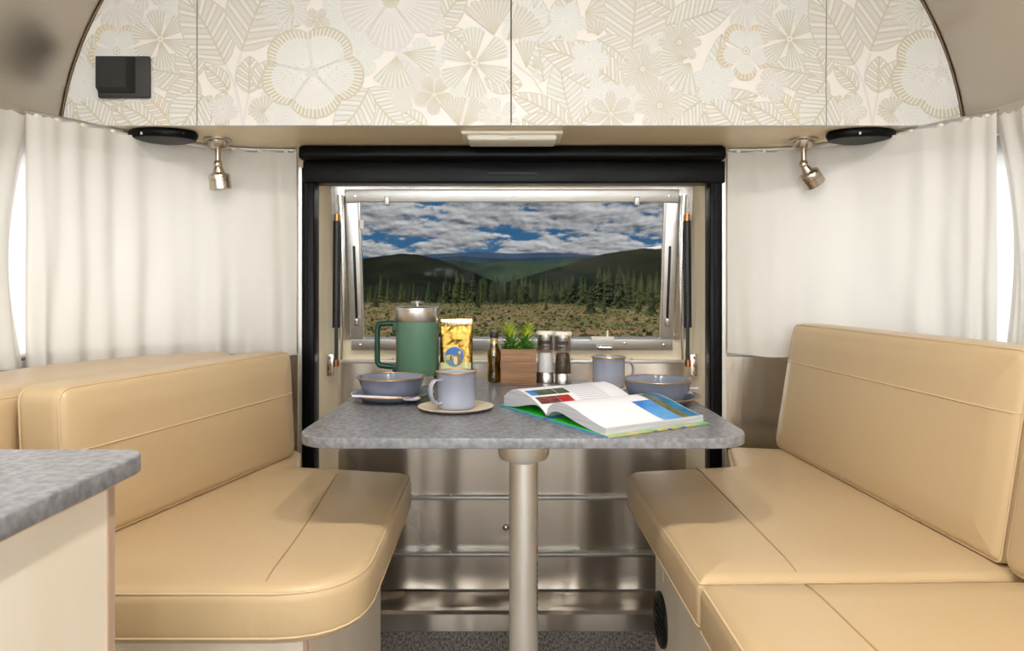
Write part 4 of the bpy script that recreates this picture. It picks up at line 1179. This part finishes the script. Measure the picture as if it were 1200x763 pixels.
disc(ec[0], ec[1], 0.0272, 0.0272, 0.0004, 0, m)
disc(ec[0], ec[1], 0.0268, 0.0268, 0.0006, 1, m, 20, PI + 0.15, 2 * PI - 0.15)
def quad(x0, x1, z0, z1, lift, mi): m.add([(ec[0] + x, yy(ec[0] + x, ec[1] + z) - lift, bc.z + ec[1] + z) for x, z in ((x0, z0), (x1, z0), (x1, z1), (x0, z1))], [(0, 1, 2, 3)], mi)
disc(ec[0] - 0.0125, ec[1] - 0.001, 0.0125, 0.0065, 0.0009, 2, m)
quad(-0.024, -0.004, -0.0085, -0.003, 0.0009, 2)
quad(-0.011, -0.0065, -0.0085, 0.003, 0.0011, 3)
disc(ec[0] + 0.0045, ec[1] - 0.010, 0.006, 0.012, 0.0012, 4, m); disc(ec[0] + 0.0045, ec[1] + 0.007, 0.0032, 0.0040, 0.0013, 5, m)
disc(ec[0] + 0.0150, ec[1] - 0.006, 0.0065, 0.016, 0.0012, 5, m); disc(ec[0] + 0.0150, ec[1] + 0.012, 0.0034, 0.0042, 0.0013, 4, m)
obj('emblem', m, [M['emblem_blue'], M['emblem_sea'], M['emblem_yellow'], M['emblem_dark'], M['emblem_cream'], M['emblem_brown']], bg)

# oil bottle
c = Vector((-0.0515, 1.975, TZ + 0.0006))
ob = thing('oil_bottle', c, 'small glass bottle of amber oil with dark cap beside the wooden planter', 'bottle')
obj('glass', MB().lathe([(0.016, 0), (0.0185, 0.002), (0.0195, 0.02), (0.0182, 0.05), (0.0205, 0.078), (0.019, 0.088), (0.0125, 0.104), (0.0118, 0.108), (0.0118, 0.130)], 32, c), M['bottle_glass'], ob, smooth=60)
obj('oil', MB().lathe([(0.0145, 0.0025), (0.017, 0.004), (0.018, 0.02), (0.0168, 0.05), (0.019, 0.077), (0.0175, 0.087), (0.0112, 0.103), (0.0105, 0.112)], 28, c), M['oil'], ob, smooth=60)
obj('neck_label', MB().lathe([(0.0105, 0.1125), (0.0105, 0.128)], 24, c), M['emblem_cream'], ob, smooth=40)
obj('cap', MB().lathe([(0.0125, 0.129), (0.0128, 0.130), (0.0128, 0.1435), (0.0118, 0.145)], 28, c), M['bottle_cap'], ob, smooth=40)

# wooden planter with succulents
pc = Vector((0.018, 1.962, TZ + 0.0006))
pt_ = thing('planter', pc, 'square wooden planter with lime green succulents on the table', 'planter')
h = 0.101; w = 0.049
m = MB()
for (x0, x1, y0, y1) in ((-w, w, -w, -w + 0.007), (-w, w, w - 0.007, w), (-w, -w + 0.007, -w + 0.007, w - 0.007), (w - 0.007, w, -w + 0.007, w - 0.007)):
    m.bevbox(pc.x + x0, pc.x + x1, pc.y + y0, pc.y + y1, pc.z, pc.z + h, 0.0012)
m.box(pc.x - w + 0.004, pc.x + w - 0.004, pc.y - w + 0.004, pc.y + w - 0.004, pc.z, pc.z + 0.006)
obj('box', m, M['wood_box'], pt_, smooth=40)
obj('soil', MB().box(pc.x - w + 0.0075, pc.x + w - 0.0075, pc.y - w + 0.0075, pc.y + w - 0.0075, pc.z + 0.05, pc.z + h - 0.010), M['soil'], pt_)
rnd = random.Random(4)
def blade(m_, base, d, ln, wd, droop, mi):
    d = d.normalized(); sd = d.cross(Vector((0, 0, 1)))
    sd = sd.normalized() if sd.length > 1e-3 else Vector((1, 0, 0)); n = sd.cross(d).normalized()
    K = 5; rows = []
    for k in range(K + 1):
        s = k / K
        w_ = wd * (math.sin(PI * (0.12 + 0.86 * s)) ** 0.8)
        c_ = base + d * ln * s + Vector((0, 0, -droop * s * s)) + n * 0.004 * math.sin(PI * s)
        rows.append([c_ - sd * w_, c_ + n * -w_ * 0.45, c_ + sd * w_, c_ + n * w_ * 0.3, c_ - sd * w_])
    m_.grid(rows, mi)
# two upright lime rosettes and a dark green low one
for (bx, by, top, lean_) in ((-0.016, -0.012, 0.094, -0.20), (0.012, 0.0, 0.096, 0.30)):
    st = thing('x', (0, 0, 0), 'x', 'x') if False else None
    m = MB()
    base = pc + Vector((bx, by, h - 0.012))
    ax = Vector((lean_, 0, 1)).normalized()
    m.tube([base, base + ax * top * 0.6], 0.003, 6, 1)
    for k in range(52):
        s = k / 51; a = k * 2.4
        lift = 0.15 + 1.5 * s
        d = Vector((math.cos(a), math.sin(a), lift)) + ax * 0.4
        blade(m, base + ax * top * 0.62 * s, d, 0.040 + 0.008 * (1 - s), 0.0042, 0.004, 0 if (s > 0.5 or k % 4 == 0) else 1)
    obj('succulent', m, [M['leaf_lime'], M['leaf_green']], pt_, smooth=180)
for (bx, by, R_, n_) in ((-0.028, -0.022, 0.022, 26), (0.028, -0.024, 0.026, 30), (0.004, 0.02, 0.02, 22), (0.032, 0.02, 0.02, 22), (0.0, -0.03, 0.018, 22)):
    m = MB(); base = pc + Vector((bx, by, h - 0.012))
    for k in range(n_):
        a = k * 2.4; s = k / n_
        d = Vector((math.cos(a), math.sin(a), 0.7 + 1.8 * s))
        blade(m, base, d, R_ * 1.5, 0.0055, 0.002, 1 if bx > -0.02 or k % 3 else 0)
    obj('succulent', m, [M['leaf_lime'], M['leaf_green']], pt_, smooth=180)

# salt and pepper mills
def shaker(c, label, fill, nm):
    c = Vector(c)
    t = thing(nm, c, label, 'shaker', 'salt and pepper shakers')
    obj('base', MB().lathe([(0.025, 0), (0.0262, 0.001), (0.0262, 0.028), (0.025, 0.0295)], 36, c), M['steel'], t, smooth=40)
    obj('jar', MB().lathe([(0.0255, 0.0295), (0.0255, 0.045), (0.0225, 0.085), (0.0225, 0.096)], 36, c), M['jar_glass'], t, smooth=60)
    obj('contents', MB().lathe([(0.0225, 0.030), (0.0225, 0.045), (0.0198, 0.080), (0.017, 0.086)], 30, c), fill, t, smooth=60)
    tp = obj('top', MB().lathe([(0.0235, 0.094), (0.0242, 0.095), (0.0242, 0.138)], 36, c), M['steel'], t, smooth=40)
    obj('cap_ring', MB().lathe([(0.0262, 0.138), (0.0268, 0.140), (0.0268, 0.145), (0.025, 0.148), (0.003, 0.1485)], 36, c), M['white_plastic'], tp, smooth=40)
    m = MB()
    def wr(a0, a1, z0, z1):
        n = 8
        m.grid([[(c.x + 0.0245 * math.cos(a0 + (a1 - a0) * k / n), c.y + 0.0245 * math.sin(a0 + (a1 - a0) * k / n), c.z + z) for k in range(n + 1)] for z in (z0, z1)])
    wr(D2(-135), D2(-55), 0.112, 0.122)
    for k in range(4): wr(D2(-130 + 20 * k), D2(-124 + 20 * k), 0.127, 0.130)
    wr(D2(-120), D2(-85), 0.102, 0.106)
    obj('printed_label', m, M['charcoal'], tp, smooth=60)
shaker((0.0975, 1.985, TZ + 0.0006), 'steel and glass shaker filled with white salt', M['salt'], 'salt_shaker')
shaker((0.1455, 1.958, TZ + 0.0006), 'steel and glass shaker filled with dark peppercorns', M['pepper'], 'pepper_shaker')

# ---------------- open book
O = Vector((0.068, 1.412, TZ + 0.0006))
u = Vector((0.861, 0.509, 0)).normalized()          # along the spine
v_ = Vector((u.y, -u.x, 0))                           # across, toward the near right
BL = 0.2555
bk = thing('open_book', O, 'open hardback travel book with blue cover and green endpapers lying on the table', 'book')
def bp(a, b, z): return O + v_ * a + u * b + Vector((0, 0, z))
m = MB()
def slabv(a0, a1, b0, b1, z0, z1, mi=0, m_=None):
    q = [bp(a, b, z) for z in (z0, z1) for b in (b0, b1) for a in (a0, a1)]
    (m_ or m).add(q, [(0, 2, 3, 1), (4, 5, 7, 6), (0, 1, 5, 4), (2, 6, 7, 3), (0, 4, 6, 2), (1, 3, 7, 5)], mi)
slabv(0.006, 0.207, 0, BL, 0, 0.0028); cv1 = obj('cover', m, M['cover_blue'], bk)
m = MB(); slabv(-0.190, -0.006, 0, BL, 0, 0.0028); cv2 = obj('cover', m, M['cover_blue'], bk)
m = MB(); slabv(-0.006, 0.006, 0, BL, 0.0, 0.0022); obj('spine', m, M['cover_lilac'], bk)
m = MB(); slabv(0.012, 0.165, 0.002, BL - 0.002, 0.0028, 0.0034); obj('endpaper', m, M['endpaper_green'], cv1)
m = MB(); slabv(0.165, 0.2068, 0.0005, BL - 0.0005, 0.0028, 0.0034); obj('cover_rim', m, M['cover_edge_mix'], cv1)
m = MB(); slabv(-0.188, -0.012, 0.002, BL - 0.002, 0.0028, 0.0034); obj('endpaper', m, M['endpaper_green'], cv2)
m = MB()
slabv(0.2070, 0.2078, 0.0, BL, 0.0002, 0.0028, 0)
for k in range(7): slabv(0.2078, 0.2082, 0.09 + 0.018 * k, 0.10 + 0.018 * k, 0.0004, 0.0026, 1 if k % 2 else 2)
obj('cover_edge', m, [M['cover_edge_mix'], M['cover_lilac'], M['emblem_yellow']], cv1)
def top_r(a):  # upper page surface, right half
    s = a / 0.196
    return 0.010 + 0.034 * math.sin(PI * min(1, (s + 0.02)) ** 0.62) ** 1.15 * (1 - 0.35 * s) + 0.006 * s
def bot_r(a):
    s = a / 0.196
    return 0.0036 + 0.024 * max(0, math.sin(PI * min(1, s ** 0.55))) ** 1.6 * (1 - s)
def block(sign, W_, top, bot, hh):
    m_ = MB(); n = 30
    A = [0.003 + (W_ - 0.003) * k / n for k in range(n + 1)]
    tops = [[bp(sign * a, b, top(a)) for a in A] for b in (0.004, hh)]
    bots = [[bp(sign * a, b, min(bot(a), top(a) - 0.002)) for a in A] for b in (0.004, hh)]
    # page-edge faces get material 1, page surface material 0
    m_.grid(tops, 0); m_.grid(bots, 1)
    for q in (0, 1):
        m_.grid([tops[q], bots[q]], 1)
    m_.grid([[tops[0][-1], tops[1][-1]], [bots[0][-1], bots[1][-1]]], 1)
    m_.grid([[tops[0][0], tops[1][0]], [bots[0][0], bots[1][0]]], 1)
    return m_
def top_l(a):
    s = a / 0.176
    return 0.009 + 0.038 * math.sin(PI / 2 * min(1, s / 0.72)) ** 0.8 - 0.022 * max(0, (s - 0.66) / 0.34) ** 2
def bot_l(a):
    s = a / 0.176
    return 0.0036 + 0.026 * max(0, math.sin(PI * min(1, s ** 0.60))) ** 1.4 * (1 - 0.9 * s)
pb1 = obj('pages', block(1, 0.196, top_r, bot_r, BL - 0.004), [M['paper'], M['paper_edge']], bk, smooth=35)
pb2 = obj('pages', block(-1, 0.176, top_l, bot_l, BL - 0.004), [M['paper'], M['paper_edge']], bk, smooth=35)
def patch(sign, top, a0, a1, b0, b1, material, parent, name='printed_photo', lift=0.0004, slant=0.0):
    n = 10
    rows = [[bp(sign * a, b + slant * (a - a0), top(a) + lift) for a in [a0 + (a1 - a0) * k / n for k in range(n + 1)]] for b in [b0 + (b1 - b0) * k / 6 for k in range(7)]]
    return obj(name, MB().grid(rows), material, parent, smooth=180)
patch(1, top_r, 0.095, 0.193, 0.150, 0.20, M['photo_sea'], pb1)
patch(1, top_r, 0.055, 0.193, 0.200, 0.222, M['photo_land'], pb1)
patch(1, top_r, 0.040, 0.193, 0.222, 0.249, M['photo_deep'], pb1)
patch(-1, top_l, 0.030, 0.058, 0.012, 0.065, M['photo_brown'], pb2)
patch(-1, top_l, 0.030, 0.058, 0.066, 0.100, M['photo_red'], pb2)
patch(-1, top_l, 0.066, 0.098, 0.010, 0.030, M['photo_sea'], pb2)
patch(-1, top_l, 0.066, 0.098, 0.030, 0.078, M['photo_green'], pb2)
patch(-1, top_l, 0.066, 0.098, 0.080, 0.112, M['photo_green'], pb2)
for k in range(12):
    patch(-1, top_l, 0.030 + 0.0085 * k, 0.0335 + 0.0085 * k, 0.118, 0.200, M['ink_grey'], pb2, 'text_line', 0.0003)

# ================================================================== unseen ceiling lamps added as fill light
for k, (x, y) in enumerate(((-0.25, 0.55), (0.25, 0.55), (-0.25, -0.9), (0.25, -0.9))):
    z = 2.155
    lp = thing('ceiling_fill_lamp', (x, y, z), 'small round unseen ceiling fill lamp ' + ('just ahead of the benches' if y > 0 else 'by the front window') + (' on the long bench side' if x > 0 else ' on the galley side'), 'ceiling lamp', 'added ceiling fill lamps')
    obj('ring', MB().lathe([(0.07, 0.005), (0.07, -0.010), (0.055, -0.014)], 28, (x, y, z)), M['nickel'], lp, smooth=40)
    obj('lens', MB().lathe([(0.056, -0.0135), (0.03, -0.017), (0.003, -0.018)], 24, (x, y, z)), M['fill_lamp_emit'], lp, smooth=60)
    area('fill_lamp_light', (x, y, z - 0.03), (x, y, 0), 0.12, 0.12, 10, (1.0, 0.95, 0.89))

# ================================================================== outdoors
def gz(x, y):
    """meadow surface"""
    s = min(1, max(0, (y - 4) / 34)); s = s * s * (3 - 2 * s)
    z = -0.55 - 2.95 * s
    z += 0.35 * math.sin(x * 0.021 + 1.3) * math.sin(y * 0.017) * s
    if y > 240: z -= ((y - 240) / 60) ** 1.5 * 6
    return z
xs = [-420 + 12 * k for k in range(71)]
ys = [-40, -20, -8, 2, 8, 14, 20, 28, 36, 46, 58, 72, 88, 104, 122, 142, 164, 190, 218, 246, 280, 330, 400, 480]
mb = MB().grid([[(x, y, gz(x, y)) for x in xs] for y in ys])
struct(obj('ground', mb, M['ground'], smooth=180), 'brown and olive mountain meadow outside the hatch window')
rnd = random.Random(11)
def tuft_mesh(n, hmin, hmax, wmin, wmax, y0, y1, blades):
    m = MB(); v = []; f = []
    for _ in range(n):
        y = y0 + (y1 - y0) * rnd.random() ** 1.3; x = (rnd.random() * 2 - 1) * (y * 0.42 + 4)
        z = gz(x, y) - 0.05; hgt = rnd.uniform(hmin, hmax); wd = rnd.uniform(wmin, wmax)
        for b in range(blades):
            a = rnd.uniform(0, PI); ca, sa = math.cos(a) * wd, math.sin(a) * wd
            o = len(v); lx, lyy = rnd.uniform(-wd, wd), rnd.uniform(-wd, wd)
            v += [(x - ca + lx * 0.3, y - sa + lyy * 0.3, z), (x + ca + lx * 0.3, y + sa + lyy * 0.3, z), (x + lx, y + lyy, z + hgt)]
            f.append((o, o + 1, o + 2))
    m.add(v, f); return m
tag(obj('meadow_grass', tuft_mesh(14000, 0.10, 0.28, 0.12, 0.35, 9, 235, 3), M['grass']), 'olive grass tufts covering the meadow', 'grass', kind='stuff')
tag(obj('low_scrub', tuft_mesh(300, 0.25, 0.6, 0.15, 0.4, 40, 230, 5), M['scrub']), 'dark low scrub scattered over the meadow', 'scrub', kind='stuff')
m = MB(); v = []; f = []
for _ in range(380):
    y = 24 + 160 * rnd.random() ** 1.4; x = (rnd.random() * 2 - 1) * (y * 0.4 + 4); z = gz(x, y) + 0.02; r = rnd.uniform(0.2, 0.8)
    o = len(v); K = 7
    v += [(x + r * 1.6 * math.cos(2 * PI * k / K) * rnd.uniform(0.7, 1.2), y + r * 1.5 * math.sin(2 * PI * k / K), z) for k in range(K)] + [(x, y, z + r * 0.22)]
    f += [(o + k, o + (k + 1) % K, o + K) for k in range(K)]
m.add(v, f)
tag(obj('bare_soil', m, M['soil_bare']), 'reddish bare soil mounds between the grass', 'soil', kind='stuff')

def conifer_mesh(seed, material, slim):
    r = random.Random(seed); m = MB(); H = 10.0
    m.tube([(0, 0, -0.4), (0, 0, 4), (0, 0, 9.6)], [0.22, 0.15, 0.02], 6, 1)
    lv = 22; v = []; f = []
    for k in range(lv):
        s = k / (lv - 1); z = 0.9 + s * 8.8
        R = (1.75 * (1 - s) ** 0.8 + 0.10) * slim * r.uniform(0.75, 1.15); nb = 11 if s < 0.7 else 7
        for b in range(nb):
            a = 2 * PI * b / nb + r.uniform(0, 1); q = R * r.uniform(0.65, 1.15)
            ca, sa = math.cos(a), math.sin(a); w = q * 0.34 + 0.06
            o = len(v)
            v += [(0, 0, z + 0.35), (ca * q * 0.55 - sa * w, sa * q * 0.55 + ca * w, z - 0.12), (ca * q, sa * q, z - 0.32 * q - 0.05), (ca * q * 0.55 + sa * w, sa * q * 0.55 - ca * w, z - 0.12), (ca * q * 0.5, sa * q * 0.5, z + 0.22)]
            f += [(o, o + 1, o + 4), (o + 1, o + 2, o + 4), (o + 2, o + 3, o + 4), (o + 3, o, o + 4)]
    m.add(v, f, 0)
    me_o = obj('conifer_tree', m, [material, M['bark']])
    return me_o
protos = [conifer_mesh(20 + k, M['conifer'] if k % 2 else M['conifer_dark'], (1.0, 0.78, 1.15, 0.7)[k]) for k in range(4)]
rnd = random.Random(23)
spots = []
def front_edge(tx):            # tx = x / y across the view
    return 205 - 190 * tx - 60 * max(0, tx) + 14 * math.sin(tx * 31)
tries = 0
while len(spots) < 250 and tries < 20000:
    tries += 1
    tx = rnd.uniform(-0.36, 0.36); y = front_edge(tx) + 85 * rnd.random() ** 1.2 + rnd.uniform(-3, 3); x = tx * y
    if all((x - a) ** 2 + (y - b) ** 2 > 4.3 ** 2 for a, b, _ in spots): spots.append((x, y, rnd.uniform(0.72, 1.12)))
for tx, y, sc in ((0.115, 118, 0.62), (0.135, 112, 0.5), (0.205, 108, 0.74), (0.185, 116, 0.66), (-0.20, 170, 0.5), (0.05, 135, 0.42), (-0.05, 160, 0.45)):
    spots.append((tx * y, y, sc))
for k, (x, y, sc) in enumerate(spots):
    p = protos[k % 4]
    o = p if k < 4 else p.copy()
    if k >= 4: COL.objects.link(o)
    hgt = sc * (0.82 if y < 150 else 0.95)
    o.location = (x, y, gz(x, y)); o.scale = (hgt * rnd.uniform(0.85, 1.2), hgt * rnd.uniform(0.85, 1.2), hgt); o.rotation_euler = (0, 0, rnd.uniform(0, 6.28))
    tag(o, 'young conifer standing in the meadow ahead of the tree line' if k >= len(spots) - 7 else 'dark green conifer in the tree line at the far edge of the meadow', 'tree', 'conifers beyond the meadow')

def ridge(name, D, pts, material, label, depth, bottom, rough, seed, ext=0.35):
    """a mountain ridge: crest heights given as picture angles at distance D"""
    r = random.Random(seed)
    P = sorted(pts)
    def crest(x):
        if x <= P[0][0]: return P[0][1] + (P[0][0] - x) * 0.04
        for (a, ya), (b, yb) in zip(P, P[1:]):
            if a <= x <= b:
                t = (x - a) / (b - a); t = t * t * (3 - 2 * t) * 0.4 + t * 0.6
                return ya + (yb - ya) * t
        return P[-1][1] + (x - P[-1][0]) * 0.04
    ph = [(r.uniform(0, 6.28), r.uniform(0, 6.28)) for _ in range(8)]
    def nz(a, b):
        return sum(math.sin(a * (1.7 ** k) + ph[k][0] + 1.3 * math.sin(b * 1.5 ** k + ph[k][1])) / (1.6 ** k) for k in range(7)) / 2
    nx = 200; rows = []
    lo, hi = 600 - 1200 * ext * 1.0 - 180, 600 + 1200 * ext + 180
    NT = 26
    for j in range(NT + 8):
        t = j / NT            # 0 foot .. 1 crest .. beyond: far side
        row = []
        for i in range(nx + 1):
            xp = lo + (hi - lo) * i / nx
            X = (xp - 600) / F * D
            zc_ = HC + (339 - crest(xp)) / F * D
            y = D - depth * (1 - t)
            if t <= 1:
                prof_ = t ** 1.25
                z = bottom + (zc_ - bottom) * prof_
            else:
                z = zc_ - (t - 1) * (zc_ - bottom) * 1.4
            sc = D * rough
            z += nz(X / D * 22, y / D * 30) * sc * (0.25 + 1.2 * (t * (1 - min(t, 1)) * 2)) + 0.12 * sc * math.sin(i * 2.1 + j * 1.7)
            row.append((X, y, z))
        rows.append(row)
    o = obj(name, MB().grid(rows), material, smooth=180)
    struct(o, label)
ridge('mountain_ridge', 14000, [(380, 301), (430, 303), (470, 301), (520, 297), (560, 295), (600, 297), (650, 296), (700, 299), (780, 297), (830, 299)], M['ridge_far_haze'], 'mountain range on the horizon with haze painted in its blue colour', 3000, -350, 0.0012, 1)
ridge('mountain_ridge', 8500, [(380, 306), (450, 306), (500, 303), (540, 300), (580, 303), (640, 302), (690, 300), (760, 303), (830, 300)], M['ridge_blue_haze'], 'forested ridge with painted blue-grey haze before the far range', 2200, -350, 0.0014, 2)
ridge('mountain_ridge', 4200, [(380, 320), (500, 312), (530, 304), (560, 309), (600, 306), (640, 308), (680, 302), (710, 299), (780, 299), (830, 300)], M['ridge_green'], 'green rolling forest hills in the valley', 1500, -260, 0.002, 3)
ridge('mountain_ridge', 1500, [(340, 312), (390, 305), (425, 303), (450, 300), (470, 297), (490, 298), (510, 303), (530, 309), (550, 317), (570, 326), (590, 336), (650, 352)], M['ridge_dark'], 'dark forested hill with bare rocky top', 600, -90, 0.0014, 4)
ridge('mountain_ridge', 1650, [(540, 352), (580, 337), (600, 329), (630, 320), (660, 312), (690, 303), (710, 297), (740, 293), (760, 290), (780, 287), (830, 281), (900, 278)], M['ridge_snow'], 'dark forested mountain slope with snow patches near its crest', 700, -90, 0.0014, 5)

# tidy helper properties away
for o in bpy.data.objects:
    for k in ('_w', '_local'):
        if k in o: del o[k]
